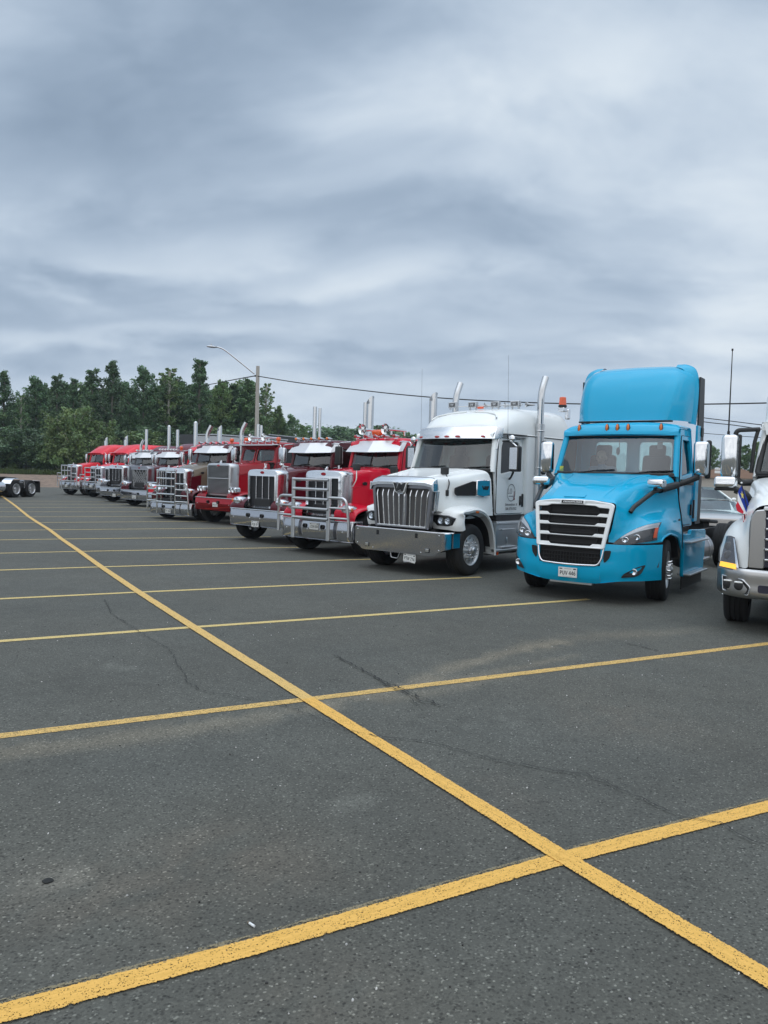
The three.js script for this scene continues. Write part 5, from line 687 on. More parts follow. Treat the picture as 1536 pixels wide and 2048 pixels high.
  obj('sleeper_seam', both(pipe([[-1.15, 2.80, 1.09], [-1.6, 2.82, 1.145], [-3.8, 2.82, 1.155]], 0.012, 0.1, 6)), M.plastic, sl);
  obj('sleeper_vent', [bx(0.10, 0.28, 0.02, -3.72, 2.6, -1.155, 0.008)], M.plastic, sl);
  obj('drip_rail', both(pipe([[-0.98, 2.5, 1.06], [-1.06, 2.74, 1.05], [-1.2, 2.785, 1.05], [-2.0, 2.785, 1.085]], 0.022, 0.1, 8)), M.alu, t);
  // lettering on the doors
  {
    const c = document.createElement('canvas'); c.width = 256; c.height = 256; const g = c.getContext('2d'); g.clearRect(0, 0, 256, 256); g.fillStyle = '#c4cbcc'; g.fillRect(0, 0, 256, 256);
    g.strokeStyle = '#6d7074'; g.lineWidth = 7; g.beginPath(); g.arc(122, 88, 74, 0, 7); g.stroke(); g.fillStyle = '#3b3d44'; g.textAlign = 'center'; g.font = '64px serif'; g.fillText('LO', 96, 98); g.fillStyle = '#77797e'; g.fillRect(76, 116, 90, 7);
    g.fillStyle = '#7a2028'; g.font = 'bold 60px serif'; g.fillText('J', 178, 120); g.beginPath(); g.arc(182, 144, 11, 0, 7); g.fill();
    g.fillStyle = '#3b3d44'; g.font = 'bold 30px sans-serif'; g.fillText('Edmundston, N', 128, 204); g.font = 'bold 34px sans-serif'; g.fillText('506 375-0102', 126, 242);
    const tx = new THREE.CanvasTexture(c); tx.colorSpace = THREE.SRGBColorSpace; tx.magFilter = THREE.LinearFilter;
    const al = document.createElement('canvas'); al.width = al.height = 256; const ag = al.getContext('2d'); const src = g.getImageData(0, 0, 256, 256), dst = ag.createImageData(256, 256); for (let i = 0; i < src.data.length; i += 4) { const on = Math.abs(src.data[i] - 0xc4) + Math.abs(src.data[i + 2] - 0xcc) > 60 ? 255 : 0; dst.data[i] = dst.data[i + 1] = dst.data[i + 2] = on; dst.data[i + 3] = 255; } ag.putImageData(dst, 0, 0);
    const ax = new THREE.CanvasTexture(al); ax.magFilter = THREE.LinearFilter;
    const mat = new THREE.MeshStandardMaterial({ map: tx, alphaMap: ax, alphaTest: 0.5, roughness: 0.5, side: THREE.DoubleSide });
    obj('door_lettering', [sheetGeo(0.52, 0.60).rotateY(Math.PI).translate(-1.50, 1.52, -1.122)], mat, t);
  }
  for (const s of [1, -1]) {
    const m = obj('mirror', [crease(bx(0.13, 0.52, 0.24, -1.22, 2.31, s * 1.36, 0.03), 0.6)], M.plastic, t);
    obj('mirror_glass', [bx(0.01, 0.44, 0.18, -1.153, 2.32, s * 1.35, 0.01)], M.chrome, m);
    obj('mirror_arm', [pipe([[-1.25, 2.60, s * 1.30], [-1.2, 2.68, s * 1.25], [-1.12, 2.67, s * 1.10]], 0.02, 0.06, 8), pipe([[-1.22, 2.04, s * 1.32], [-1.3, 1.93, s * 1.22], [-1.4, 1.90, s * 1.12]], 0.022, 0.05, 8)], M.plastic, m);
    obj('spot_mirror', [ball(0.075, -1.16, 2.72, s * 1.30, 0.45, 1, 1), pipe([[-1.18, 2.66, s * 1.28], [-1.2, 2.56, s * 1.40]], 0.018, 0.02, 6)], M.mirrorChrome, m);
    const hm = obj('hood_mirror', [crease(bx(0.06, 0.15, 0.19, 0.22, 2.03, s * 0.66, 0.03), 0.8)], M.plastic, t);
    obj('hood_mirror_arm', [pipe([[0.36, 1.62, s * 0.845], [0.33, 1.80, s * 0.87], [0.22, 1.98, s * 0.68]], 0.011, 0.05, 8), bx(0.04, 0.12, 0.07, 0.38, 1.60, s * 0.855, 0.015)], M.plastic, hm);
    // chassis fairing, steps
    obj('step_box', [bx(1.3, 0.62, 0.30, -1.55, 0.72, s * 1.02, 0.02)], M.alu, t);
    obj('step', [bx(1.5, 0.06, 0.16, -1.6, 0.99, s * 1.15, 0.015), bx(1.9, 0.05, 0.14, -1.75, 0.44, s * 1.19, 0.015)], M.alu, t);
    obj('cab_underside', [bx(2.6, 0.16, 0.4, -2.3, 1.08, s * 0.9, 0.02)], M.chassis, t);
    obj('grab_handle', [crease(bx(0.05, 0.28, 0.03, -1.93, 1.45, s * 1.125, 0.012), 0.5)], M.plastic, t);
    stack(t, -2.42, s * 1.06 + (s < 0 ? -0.14 : 0.02), 1.2, 4.12, 'elbow', 0.075, 1.9);
  }
  // roof gear
  for (const [x, z] of [[-1.72, 0.62], [-1.86, 0.18], [-2.0, -0.32], [-2.05, -0.80]]) {
    const l = obj('work_light', [bx(0.10, 0.13, 0.22, x, 3.52, z, 0.012), bx(0.04, 0.06, 0.03, x, 3.44, z + 0.08), bx(0.04, 0.06, 0.03, x, 3.44, z - 0.08)], M.alu, t);
    obj('lamp_face', [bx(0.01, 0.085, 0.16, x + 0.052, 3.52, z, 0.006)], M.lining, l); obj('lamp_letter', [letterW(0.045, 0.006).translate(x + 0.058, 3.52, z)], M.alu, l);
  }
  obj('light_bar', [pipe([[-1.70, 3.475, 0.7], [-1.9, 3.50, 0.1], [-2.08, 3.50, -0.95]], 0.012, 0.05, 6)], M.alu, t);
  for (const [x, z] of [[-1.95, -0.08], [-2.05, -0.54], [-2.1, -1.05]]) obj('roof_horn', [lathe([[0.06, 0.02], [0.03, -0.06], [0.018, -0.16], [0.001, -0.2]], 'x', 14).rotateY(-0.6).translate(x, 3.50, z)], M.alu, t);
  obj('roof_marker', [bx(0.05, 0.05, 0.16, -1.86, 3.45, -0.02, 0.02)], M.orange, t);
  beacon(t, -3.70, 3.62, -1.02, M.orange, 0.085, 0.17);
  obj('beacon_bracket', [bx(0.2, 0.10, 0.16, -3.72, 3.52, -1.02, 0.02), bx(0.12, 0.24, 0.10, -3.84, 3.42, -1.08, 0.03)], M.chrome, t);
  antenna(t, -1.35, 2.75, -1.08, 1.7, -0.03, 0.01, 0.007);
}
// ---------------------------------------------------------------- long-nose trucks with upright chrome grilles
function longNose(o) {
  const { pos, head, body, gT = 1.97, gB = 0.88, gW = 0.60, gX = 0.50, kind = 'bars', bY = [0.36, 0.81], bX = 0.78, bMat = M.bumperChrome, yb = 2.10, hwb = 0.84, hwt = 0.80, xb = -1.12, visor = true, round = false, sleeper, bull, stacks = [], plateText, plateAt, mirrors = 'tube', fenderMat = o.body, hoodMat = o.body, roofLights = 5, lightMat = M.amber, horns = 0, tags = [o.label], group } = o;
  const t = thing('long_nose_truck', o.label, 'truck', pos, turnOf(head), group);
  const dy = yb - 2.10;
  chassis(t, { rear: o.rear ?? -8.0, ax: o.ax ?? [-6.2, -7.5], tankX: [-1.75, -3.2], frontX: 0.3, turn: deg(o.steer ?? 0), tankMat: M.chrome });
  // hood
  const hp = (w, top, bot, r) => [[0, top + 0.015], [w * 0.45, top + 0.01], [w - r, top - 0.01], [w - r * 0.3, top - r * 0.3], [w, top - r], [w + 0.005, lerp(top, bot, 0.5)], [w + 0.01, bot]];
  const hT = gT - 0.035;
  const hood = obj('hood', [loftX([{ x: gX - 0.36, p: hp(gW - 0.02, hT, 1.02, 0.11) }, { x: -0.3, p: hp(lerp(gW, hwb, 0.5), lerp(hT, yb, 0.5) - 0.005, 1.1, 0.12) }, { x: xb + 0.12, p: hp(hwb - 0.03, yb - 0.015, 1.15, 0.13) }, { x: xb + 0.06, p: hp(hwb - 0.03, yb - 0.03, 1.15, 0.13) }], { a: 0.7 })], hoodMat, t);
  if (o.lowerHood) obj('hood_stripe', both(warp(sidePlate([[gX - 0.25, 1.05], [gX - 0.25, hT - 0.28], [xb + 0.08, yb - 0.30], [xb + 0.08, 1.15]], 0, 0.012, { r: 0.02, bevel: 0.003 }), (x, y, z) => [x, y, lerp(gW - 0.02, hwb - 0.03, clamp((gX - 0.22 - x) / (gX - xb - 0.3))) + 0.012 + z])), o.lowerHood, hood);
  obj('hood_seam', both(pipe([[gX - 0.24, hT - 0.36, gW - 0.01], [xb + 0.1, yb - 0.36, hwb - 0.015]], 0.007, 0.02, 6)), hoodMat, hood);
  obj('hood_badge', both(warp(lathe([[0.001, 0.008], [0.09, 0.008], [0.1, 0]], 'z', 20).scale(1, 0.42, 1), (x, y, z) => [x - 0.2, y + 1.69 + dy, z + lerp(gW, hwb, 0.45) - 0.005])), M.black, hood);
  // grille: chrome shell, dark core, uprights
  const shell = [[-gW, gB], [gW, gB], [gW + 0.02, gT - 0.02, 0.16], [gW * 0.6, gT + 0.012, 0.3], [-gW * 0.6, gT + 0.012, 0.3], [-gW - 0.02, gT - 0.02, 0.16]];
  const inset = kind === 'louvre' ? 0.05 : kind === 'quilt' ? 0.06 : 0.085, top = kind === 'louvre' ? 0.05 : 0.15, core = [[-gW + inset, gB + 0.06], [gW - inset, gB + 0.06], [gW - inset, gT - top], [-gW + inset, gT - top]]; core.r = 0.04;
  const gr = obj('grille', [crease(frontPlate(shell, gX - 0.40, gX, { r: 0.05, bevel: 0.022, holes: [core], curve: 10 }), 0.8)], kind === 'quilt' ? M.darkChrome : kind === 'louvre' ? M.alu : M.chrome, t);
  const cw = gW - inset, c0 = gB + 0.06, c1 = gT - top;
  obj('radiator_core', [bx(0.02, c1 - c0 + 0.02, cw * 2 + 0.02, gX - 0.06, (c0 + c1) / 2, 0, 0.004), ...(kind === 'bars' ? Array.from({ length: 16 }, (_, i) => bx(0.012, 0.01, cw * 2, gX - 0.046, lerp(c0, c1, (i + 0.5) / 16), 0, 0)) : [])], kind === 'quilt' ? std([0.02, 0.021, 0.023], 0.75) : std([0.035, 0.036, 0.04], 0.6, 0.3), gr);
  if (kind === 'bars') for (let k = 1; k < (o.bars ?? 4); k++) { const z = lerp(-cw, cw, k / (o.bars ?? 4)); obj('grille_bar', [bx(0.03, c1 - c0 + 0.01, 0.026, gX - 0.02, (c0 + c1) / 2, z, 0.01)], M.chrome, gr); }
  if (kind === 'louvre') for (let k = 0; k < 26; k++) obj('grille_louvre', [bx(0.035, 0.012, cw * 2, gX - 0.02, lerp(c0 + 0.015, c1 - 0.015, k / 25), 0, 0.004, 0, 0, -0.5)], M.alu, gr);
  if (kind === 'louvre') obj('grille_bar', [bx(0.03, 0.03, cw * 2, gX - 0.005, lerp(c0, c1, 0.54), 0, 0.008)], M.alu, gr);
  if (kind === 'quilt') { const g = []; const n = 5, H = c1 - c0, W2 = cw * 2; for (let k = -n; k <= n; k++) for (const s of [1, -1]) { const a = [], z0 = k * W2 / n; for (const v of [0, 1]) a.push([gX - 0.044, lerp(c0, c1, v), clamp(z0 + s * (v - 0.5) * W2 * 0.9, -cw, cw)]); const d = Math.hypot(a[1][1] - a[0][1], a[1][2] - a[0][2]); if (d > 0.3) g.push(pipe(a, 0.02, 0.01, 5)); } obj('winter_cover', g, std([0.26, 0.27, 0.28], 0.6), gr); }
  obj('grille_badge', [lathe([[0.001, 0.012], [0.075, 0.012], [0.085, 0]], 'x', 20).scale(1, 0.45, 1).translate(gX, gT - 0.075, 0)], kind === 'louvre' ? M.redLens : M.darkRed, gr);
  obj('hood_ornament', [bx(0.10, 0.05, 0.03, gX - 0.10, gT + 0.035, 0, 0.012), ball(0.03, gX - 0.12, gT + 0.07, 0, 1.4, 1, 0.6), ...(o.ornament ? [pipe([[gX - 0.1, gT + 0.05, 0.0], [gX - 0.12, gT + 0.17, 0.05]], 0.012, 0.01, 6), pipe([[gX - 0.1, gT + 0.05, 0.0], [gX - 0.12, gT + 0.17, -0.05]], 0.012, 0.01, 6)] : [])], M.mirrorChrome, t);
  // bumper
  const n = 9, zs = [0, 0.5, 1.0, 1.12, 1.2, 1.235, 1.24], xs = [bX, bX, bX - 0.005, bX - 0.02, bX - 0.07, bX - 0.16, bX - 0.34];
  const bump = obj('bumper', [both(surf([0, 0.15, 0.5, 0.85, 1].map((v) => zs.map((z, i) => [xs[i] - 0.028 * (2 * v - 1) ** 2, lerp(bY[0], bY[1], v), z])), 12, 36)), both(surf([zs.map((z, i) => [xs[i], bY[1], z]), zs.map((z, i) => [xs[i] - 0.03, bY[1] + 0.02, z * 0.985]), zs.map((z, i) => [xs[i] - 0.16, bY[1] + 0.018, z * 0.95])], 6, 24)), both(surf([zs.map((z, i) => [xs[i], bY[0], z]), zs.map((z, i) => [xs[i] - 0.05, bY[0] - 0.012, z * 0.97])], 2, 24))], bMat, t);
  obj('bumper_lip', both(pipe(zs.map((z, i) => [xs[i] - 0.012, bY[1] + 0.012, z * 0.995]), 0.016, 0.02, 8)), M.mirrorChrome, bump);
  for (const s of [1, -1]) { obj('tow_hook', [lathe([[0.04, -0.02], [0.055, 0], [0.055, 0.02], [0.035, 0.025], [0.03, 0]], 'x', 14).translate(bX + 0.01, lerp(bY[0], bY[1], 0.68), s * 0.30)], M.plastic, bump); obj('bumper_bolt', [0.12, 0.95].map((v) => ball(0.016, bX + 0.002, lerp(bY[0], bY[1], 0.5), s * (v === 0.12 ? 0.22 : 0.95), 0.5, 1, 1, 6)), M.mirrorChrome, bump); }
  if (plateText) licence(t, plateText, plateAt?.[0] ?? bX, plateAt?.[1] ?? lerp(bY[0], bY[1], 0.3), plateAt?.[2] ?? 0.0);
  // fenders and head lamps
  const fs = [[0.62, 0.74], [0.66, 0.92], [0.58, 1.05], [0.35, 1.13], [0.05, 1.15], [-0.25, 1.10], [-0.52, 0.96], [-0.72, 0.78], [-0.95, 0.60], [-1.25, 0.50], [-1.45, 0.48]];
  obj('fender', both(surf(fs.map(([x, y]) => [[x, y + 0.05 + (x > 0.5 ? 0 : 0.03), gW - 0.06], [x, y + 0.05, 0.82], [x, y + 0.03, 1.06], [x, y - 0.005, 1.19], [x, y - 0.05, 1.225]]), 60, 14)), fenderMat, t);
  obj('wheel_well', both(bx(1.0, 0.5, 0.06, 0.0, 0.98, 0.56, 0.02)), M.chassis, t);
  for (const s of [1, -1]) {
    if (o.boxLamps) {
      const h = obj('headlight', [bx(0.24, 0.20, 0.40, 0.56, 1.08 + dy, s * 0.94, 0.05)], M.chrome, t);
      for (const z of [0.85, 1.03]) obj('lamp', [lathe([[0.001, 0.0], [0.05, 0.01], [0.075, 0.035], [0.085, 0.035], [0.085, 0]], 'x', 20).translate(0.67, 1.08 + dy, s * z)], M.reflector, h);
    } else {
      const h = obj('headlight', [crease(lathe([[0.001, 0.10], [0.09, 0.10], [0.115, 0.08], [0.125, 0.0], [0.11, -0.14], [0.06, -0.26], [0.001, -0.3]], 'x', 20).scale(1, 0.85, 1.45).translate(0.56, 1.10, s * 0.92), 0.6)], M.chrome, t);
      for (const z of [0.845, 0.995]) obj('lamp', [ball(0.066, 0.655, 1.10, s * z, 0.25, 1, 1)], M.reflector, h);
      obj('headlight_arm', [pipe([[0.5, 1.02, s * 0.90], [0.42, 0.92, s * 0.8], [0.3, 0.95, s * 0.62]], 0.025, 0.06, 8)], M.chrome, h);
      obj('turn_signal', [ball(0.05, 0.64, 1.10, s * 1.11, 0.6, 0.9, 0.5, 8)], M.amber, h);
    }
  }
  // cab
  const yt = yb + 0.52, win = [[xb - 0.30, yb - 0.02], [xb - 0.36, yt - 0.02], [xb - 0.95, yt - 0.02], [xb - 0.97, yb - 0.02]]; win.r = round ? 0.14 : 0.05;
  cab(t, { body, roofMat: o.roofMat ?? body, xb, xbc: xb - 0.13, yb, hwb, xt: xb - 0.14, xtc: xb - 0.24, yt, hwt, yr: yb + 0.66, xr: xb - 1.15, yf: 1.08, doorX: [xb - 0.06, xb - 1.05], win, split: true, roofRise: 0.10, handle: M.chrome, sealR: 0.02, pillar: 0.05, seal: M.black });
  if (round) for (const s of [1, -1]) obj('window_frame', [frontPlate([[s * 0.03, yb - 0.02], [s * (hwb + 0.01), yb - 0.02], [s * (hwt + 0.01), yt + 0.02], [s * 0.03, yt + 0.02]], 0, 0.03, { r: 0.02, bevel: 0.006, holes: [Object.assign([[s * 0.08, yb + 0.04], [s * (hwb - 0.06), yb + 0.04], [s * (hwt - 0.07), yt - 0.05], [s * 0.08, yt - 0.05]], { r: 0.12 })] })].map((g) => warp(g, (x, y, z) => [x + lerp(xb, xb - 0.14, (y - yb) / 0.52) - 0.115 * Math.abs(z) / 0.84 + 0.012, y, z])), body, t);
  if (visor) {
    const vy = [yb + 0.385, yb + 0.52, yb + 0.665], vx = [xb + 0.13, xb + 0.05, xb - 0.10];
    const vp = (k, c) => [vx[k] - 0.16 * Math.abs(c), vy[k] - (k === 0 ? 0.02 * (1 - Math.abs(c)) : 0), c * [hwb + 0.07, hwb + 0.05, hwb][k]];
    const v = obj('sun_visor', [...[-1, 1].map((s) => surf([0, 2].map((k) => [0, s].map((c) => vp(k, c))), 2, 2)), both(surf([[[vx[0] - 0.16, vy[0], hwb + 0.07], [vx[0] - 0.30, vy[0] + 0.02, hwb + 0.08]], [[vx[2] - 0.16, vy[2], hwb], [vx[2] - 0.30, vy[2], hwb + 0.03]]], 2, 2))], o.visorMat ?? M.visor, t);
  } else if (o.lid) obj('sun_visor', [bx(0.36, 0.035, hwb * 2 + 0.20, xb - 0.02, yt + 0.10, 0, 0.015, 0, 0, -0.12)], M.alu, t);
  const ry = yb + (visor ? 0.78 : 0.74);
  for (let k = 0; k < roofLights; k++) { const z = (k / (roofLights - 1) - 0.5) * 2 * (hwt - 0.14); bullet(t, xb - 0.22 + (visor ? 0.10 : 0.1), ry, z, lightMat); }
  for (let k = 0; k < horns; k++) horn(t, xb - 0.05, ry + 0.17, k ? -0.42 : 0.36, 0.8, 0.135);
  if (o.beacon) for (const z of [].concat(o.beacon)) obj('beacon', [crease(bx(0.15, 0.15, o.beaconW ?? 0.14, xb - 0.32, ry + 0.10, z, 0.05), 0.8), bx(0.08, 0.08, 0.08, xb - 0.32, ry + 0.0, z)], M.orange, t);
  if (sleeper) {
    const { h, len, mat = body, x0 = xb - 1.2, w = 1.12, slope = 0.5, over = 0 } = sleeper;
    const p = (hh, ww) => [[0, hh], [ww * 0.5, hh - 0.01], [ww * 0.78, hh - 0.05], [ww * 0.92, hh - 0.14], [ww, hh - 0.32], [ww + 0.01, 1.9], [ww + 0.01, 1.08]];
    obj('sleeper', [loftX([{ x: x0, p: p(Math.min(h, yb + 0.80), w - 0.06) }, { x: x0 - 0.08, p: p(lerp(yb + 0.80, h, 0.35), w) }, { x: x0 - slope, p: p(h, w) }, { x: x0 - len, p: p(h, w) }, { x: x0 - len - 0.06, p: p(h - 0.06, w - 0.04) }], { a: 0.8 })], mat, t);
    if (over) obj('roof_fairing', [loftX([{ x: xb - 0.02, p: [[0, yb + 0.62], [0.4, yb + 0.615], [0.7, yb + 0.60], [hwb + 0.06, yb + 0.55], [hwb + 0.08, yb + 0.50]] }, { x: xb - 0.25, p: [[0, yb + 0.82], [0.4, yb + 0.81], [0.72, yb + 0.77], [0.88, yb + 0.66], [0.94, yb + 0.5]] }, { x: xb - 0.7, p: [[0, h - 0.10], [0.42, h - 0.11], [0.78, h - 0.16], [0.95, h - 0.30], [1.02, yb + 0.5]] }, { x: x0 - 0.2, p: [[0, h + 0.015], [0.5, h], [0.86, h - 0.06], [1.05, h - 0.2], [1.13, yb + 0.5]] }], { a: 0.8, caps: false })], mat, t);
  }
  for (const [z, k, y1, x = xb - 1.42, r = 0.085] of stacks) stack(t, x, z, 1.2, y1, k, r, 1.3, [-0.6, -0.8]);
  for (const s of [1, -1]) {
    if (mirrors === 'black') { tallMirror(t, xb - 0.10, yb + 0.28, s, hwb + 0.40, 0.5, 0.22, M.plastic, M.chrome, hwb); }
    else tallMirror(t, xb - 0.10, yb + 0.30, s, hwb + 0.36, 0.46, 0.17, M.chrome, M.mirrorChrome, hwb);
    obj('spot_mirror', [lathe([[0.001, 0.03], [0.06, 0.02], [0.085, -0.02], [0.001, -0.03]], 'x', 16).translate(xb - 0.1, yb - 0.10, s * (hwb + 0.36)), cyl(0.012, 0.012, 0.12, xb - 0.1, yb - 0.03, s * (hwb + 0.36))], M.mirrorChrome, t);
    obj('cab_step', [bx(0.5, 0.04, 0.25, xb - 0.35, 0.55, s * 1.08, 0.012), bx(0.6, 0.3, 0.5, xb - 0.45, 0.75, s * 0.78, 0.03)], M.alu, t);
    if (o.cleaners) obj('air_cleaner', [cyl(0.19, 0.19, 0.62, xb + 0.12, 1.62, s * 1.02, 'y', 24), ball(0.19, xb + 0.12, 1.93, s * 1.02, 1, 0.5, 1)], M.mirrorChrome, t);
    obj('grab_rail', [pipe([[xb - 1.12, 1.2, s * (hwb + 0.06)], [xb - 1.10, 1.2, s * (hwb + 0.12)], [xb - 1.10, 2.2, s * (hwb + 0.12)], [xb - 1.12, 2.2, s * (hwb + 0.06)]], 0.014, 0.04, 8)], M.chrome, t);
  }
  if (o.hoodMirror) for (const s of o.hoodMirror) { const m = obj('hood_mirror', [crease(bx(0.07, 0.17, 0.22, 0.14, 2.08, s * 0.74, 0.04), 0.8)], M.plastic, t); obj('hood_mirror_arm', [pipe([[0.22, 1.62, s * 0.70], [0.24, 1.78, s * 0.84], [0.14, 2.02, s * 0.74]], 0.013, 0.08, 8)], M.whitePlastic, m); }
  for (const [x, z, len] of o.antennas ?? []) antenna(t, x, yb + 0.7, z, len, rr(-0.03, 0.03), rr(-0.03, 0.03), 0.006);
  // bull bar
  if (bull) {
    const { top = 1.79, w = 0.62, wing = 1.36, wingOut = 1.2, rails = 5, wingRails = 2, mat = M.alu, post = 0.10, wr = 0.035, boxy = false } = bull, X = bX + 0.11, b0 = bY[0];
    const bb = obj('bull_bar', [...[w, -w].map((z) => bx(0.05, top - b0, post, X, (top + b0) / 2, z, 0.02))], mat, t);
    for (let k = 0; k < rails; k++) obj('rail', pipe([[X + 0.01, lerp(top - 0.04, bY[1] + 0.05, k / (rails - 1)), w], [X + 0.01, lerp(top - 0.04, bY[1] + 0.05, k / (rails - 1)), -w]], wr, 0.02, 10), mat, bb);
    for (const s of [1, -1]) {
      obj('wing', pipe([[X, wing, s * w], [X - 0.02, wing, s * (wingOut - 0.06)], [X - 0.06, bY[1] + 0.0, s * wingOut], [X - 0.06, lerp(...bY, 0.3), s * wingOut]], wr * 0.95, boxy ? 0.04 : 0.16, 10), mat, bb);
      for (let k = 0; k < wingRails; k++) { const y = lerp(wing, bY[1] - 0.05, (k + 1) / (wingRails + 0.6)); obj('wing_rail', pipe([[X, y, s * w], [X - 0.05, y, s * (wingOut - 0.02)]], wr * 0.8, 0.02, 8), mat, bb); }
    }
    if (bull.mesh) obj('bar_uprights', bull.mesh.map((z) => pipe([[X, top - 0.04, z], [X, bY[1] + 0.05, z]], wr * 0.6, 0.02, 8)), mat, bb);
  }
  if (o.tailGear) for (const s of [1, -1]) {
    obj('half_fender', [surf([0, 0.25, 0.5, 0.75, 1].map((k) => { const a = lerp(0.5, 2.0, k); return [[-6.55 + Math.cos(a) * 0.60, 0.5 + Math.sin(a) * 0.62, s * 0.62], [-6.55 + Math.cos(a) * 0.60, 0.5 + Math.sin(a) * 0.62, s * 1.24]]; }), 12, 2), pipe([[-6.9, 0.98, s * 1.2], [-7.25, 0.98, s * 1.22], [-7.3, 0.55, s * 1.22]], 0.03, 0.05, 8), bx(0.3, 0.05, 0.5, -7.0, 0.88, s * 1.0, 0.01)], M.chrome, t);
    obj('tail_hanger', [bx(0.3, 0.04, 0.6, -8.62, 0.95, s * 0.92, 0.01)], M.chrome, t);
    obj('air_tank', [cyl(0.28, 0.28, 1.3, -5.0, 0.62, s * 0.95, 'x', 24), ball(0.28, -5.65, 0.62, s * 0.95, 0.3)], M.chrome, t);
  }
  if (o.flaps) for (const s of [1, -1]) obj('front_flap', [bx(0.02, 0.40, 0.30, -0.75, 0.32, s * 1.02, 0.006)], M.alu, t);
  return t;
}
M.visor = std([0.80, 0.80, 0.81], 0.48, 0.8);
longNose({ label: 'bright red long-nose truck with a tubular bull bar, chrome visor and black hood mirrors', pos: [8.16, 0, -17.04], head: 19.2, body: M.red, lightMat: M.redLens, horns: 2, beacon: 0.08, beaconW: 0.3, bull: { top: 1.80, w: 0.60, wing: 1.36, wingOut: 1.20, rails: 5, wingRails: 2, post: 0.11 }, stacks: [[1.06, 'cut', 4.04, -2.2, 0.1], [-1.06, 'cut', 4.04, -2.26, 0.1]], plateText: 'LCW 650', plateAt: [0.785, 0.67, -0.02], hoodMirror: [-1], mirrors: 'black', sleeper: { h: 2.86, len: 1.6, mat: M.darkRed }, antennas: [[-2.0, -0.9, 1.8]], gW: 0.61 });
longNose({ label: 'dark maroon long-nose truck with flat chrome bumper and four-panel grille, between two red trucks', pos: [7.81, 0, -20.23], head: 18.2, body: M.maroon, fenderMat: M.maroon, kind: 'bars', bY: [0.43, 0.87], gT: 1.96, gB: 0.90, gW: 0.63, bX: 0.73, horns: 0, roofLights: 5, ornament: true, stacks: [[1.05, 'straight', 3.92, -2.3, 0.06], [0.95, 'straight', 3.88, -2.42, 0.045], [-1.0, 'straight', 3.97, -2.4, 0.06]], plateText: 'P28 07', plateAt: [0.735, 0.50, -0.03], cleaners: false, sleeper: { h: 2.84, len: 1.7, mat: M.maroon }, boxLamps: false });
longNose({ label: 'tall old red truck with louvred radiator, rounded split windshield and shiny dark red bumper', pos: [8.80, 0, -27.23], head: 18.4, body: M.darkRed, kind: 'louvre', gT: 2.15, gB: 1.0, gW: 0.68, gX: 0.58, bY: [0.50, 0.92], bX: 0.80, bMat: M.redChrome = std([0.50, 0.05, 0.06], 0.07, 1), yb: 2.25, hwb: 1.0, hwt: 0.95, xb: -1.02, visor: false, lid: true, round: true, horns: 2, beacon: [0.95, -0.95], roofLights: 5, lightMat: M.redLens, boxLamps: true, stacks: [[1.08, 'straight', 3.72, -2.0, 0.06], [0.95, 'straight', 3.68, -2.05, 0.05]], plateText: 'PA 01', plateAt: [0.805, 0.70, -0.15], sleeper: { h: 2.9, len: 1.2, mat: M.darkRed } });
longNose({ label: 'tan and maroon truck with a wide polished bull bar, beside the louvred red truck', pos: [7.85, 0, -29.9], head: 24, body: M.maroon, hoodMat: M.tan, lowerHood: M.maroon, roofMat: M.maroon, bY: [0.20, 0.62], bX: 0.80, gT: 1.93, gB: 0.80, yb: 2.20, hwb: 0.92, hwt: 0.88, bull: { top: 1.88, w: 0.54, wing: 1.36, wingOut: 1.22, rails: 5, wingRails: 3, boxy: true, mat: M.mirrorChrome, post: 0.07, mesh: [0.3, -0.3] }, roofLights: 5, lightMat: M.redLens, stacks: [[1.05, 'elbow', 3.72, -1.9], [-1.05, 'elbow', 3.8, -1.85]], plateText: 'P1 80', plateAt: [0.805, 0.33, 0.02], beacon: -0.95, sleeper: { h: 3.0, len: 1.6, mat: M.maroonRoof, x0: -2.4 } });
longNose({ label: 'red truck with bright red sleeper roof half hidden behind the tan and maroon truck', pos: [8.75, 0, -35.0], head: 22, body: M.brightRed, bull: false, yb: 2.15, visor: false, roofLights: 0, gT: 1.95, sleeper: { h: 3.25, len: 1.9, over: 1 }, stacks: [[-1.05, 'cut', 3.93, -1.55, 0.11]], kind: 'bars' });
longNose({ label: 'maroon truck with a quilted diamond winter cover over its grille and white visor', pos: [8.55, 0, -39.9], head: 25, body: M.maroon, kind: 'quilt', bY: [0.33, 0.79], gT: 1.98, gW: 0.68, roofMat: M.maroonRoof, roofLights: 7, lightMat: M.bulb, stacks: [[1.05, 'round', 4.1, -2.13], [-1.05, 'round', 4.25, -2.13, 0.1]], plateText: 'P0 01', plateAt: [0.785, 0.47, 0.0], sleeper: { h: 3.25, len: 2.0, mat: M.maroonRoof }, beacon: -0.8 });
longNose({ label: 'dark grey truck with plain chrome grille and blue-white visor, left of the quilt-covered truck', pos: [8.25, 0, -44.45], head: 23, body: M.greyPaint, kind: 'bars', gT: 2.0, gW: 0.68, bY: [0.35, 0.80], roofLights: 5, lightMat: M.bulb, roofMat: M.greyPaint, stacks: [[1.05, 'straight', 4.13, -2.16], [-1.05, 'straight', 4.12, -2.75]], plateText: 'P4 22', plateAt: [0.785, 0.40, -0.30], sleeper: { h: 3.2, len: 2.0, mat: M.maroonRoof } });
longNose({ label: 'silver truck half hidden between the grey truck and the red bull bar truck', pos: [8.6, 0, -48.1], head: 22, body: M.silver, gT: 1.95, roofLights: 0, stacks: [[1.05, 'elbow', 3.66, -2.23]], sleeper: { h: 2.9, len: 1.6, mat: M.silver } });
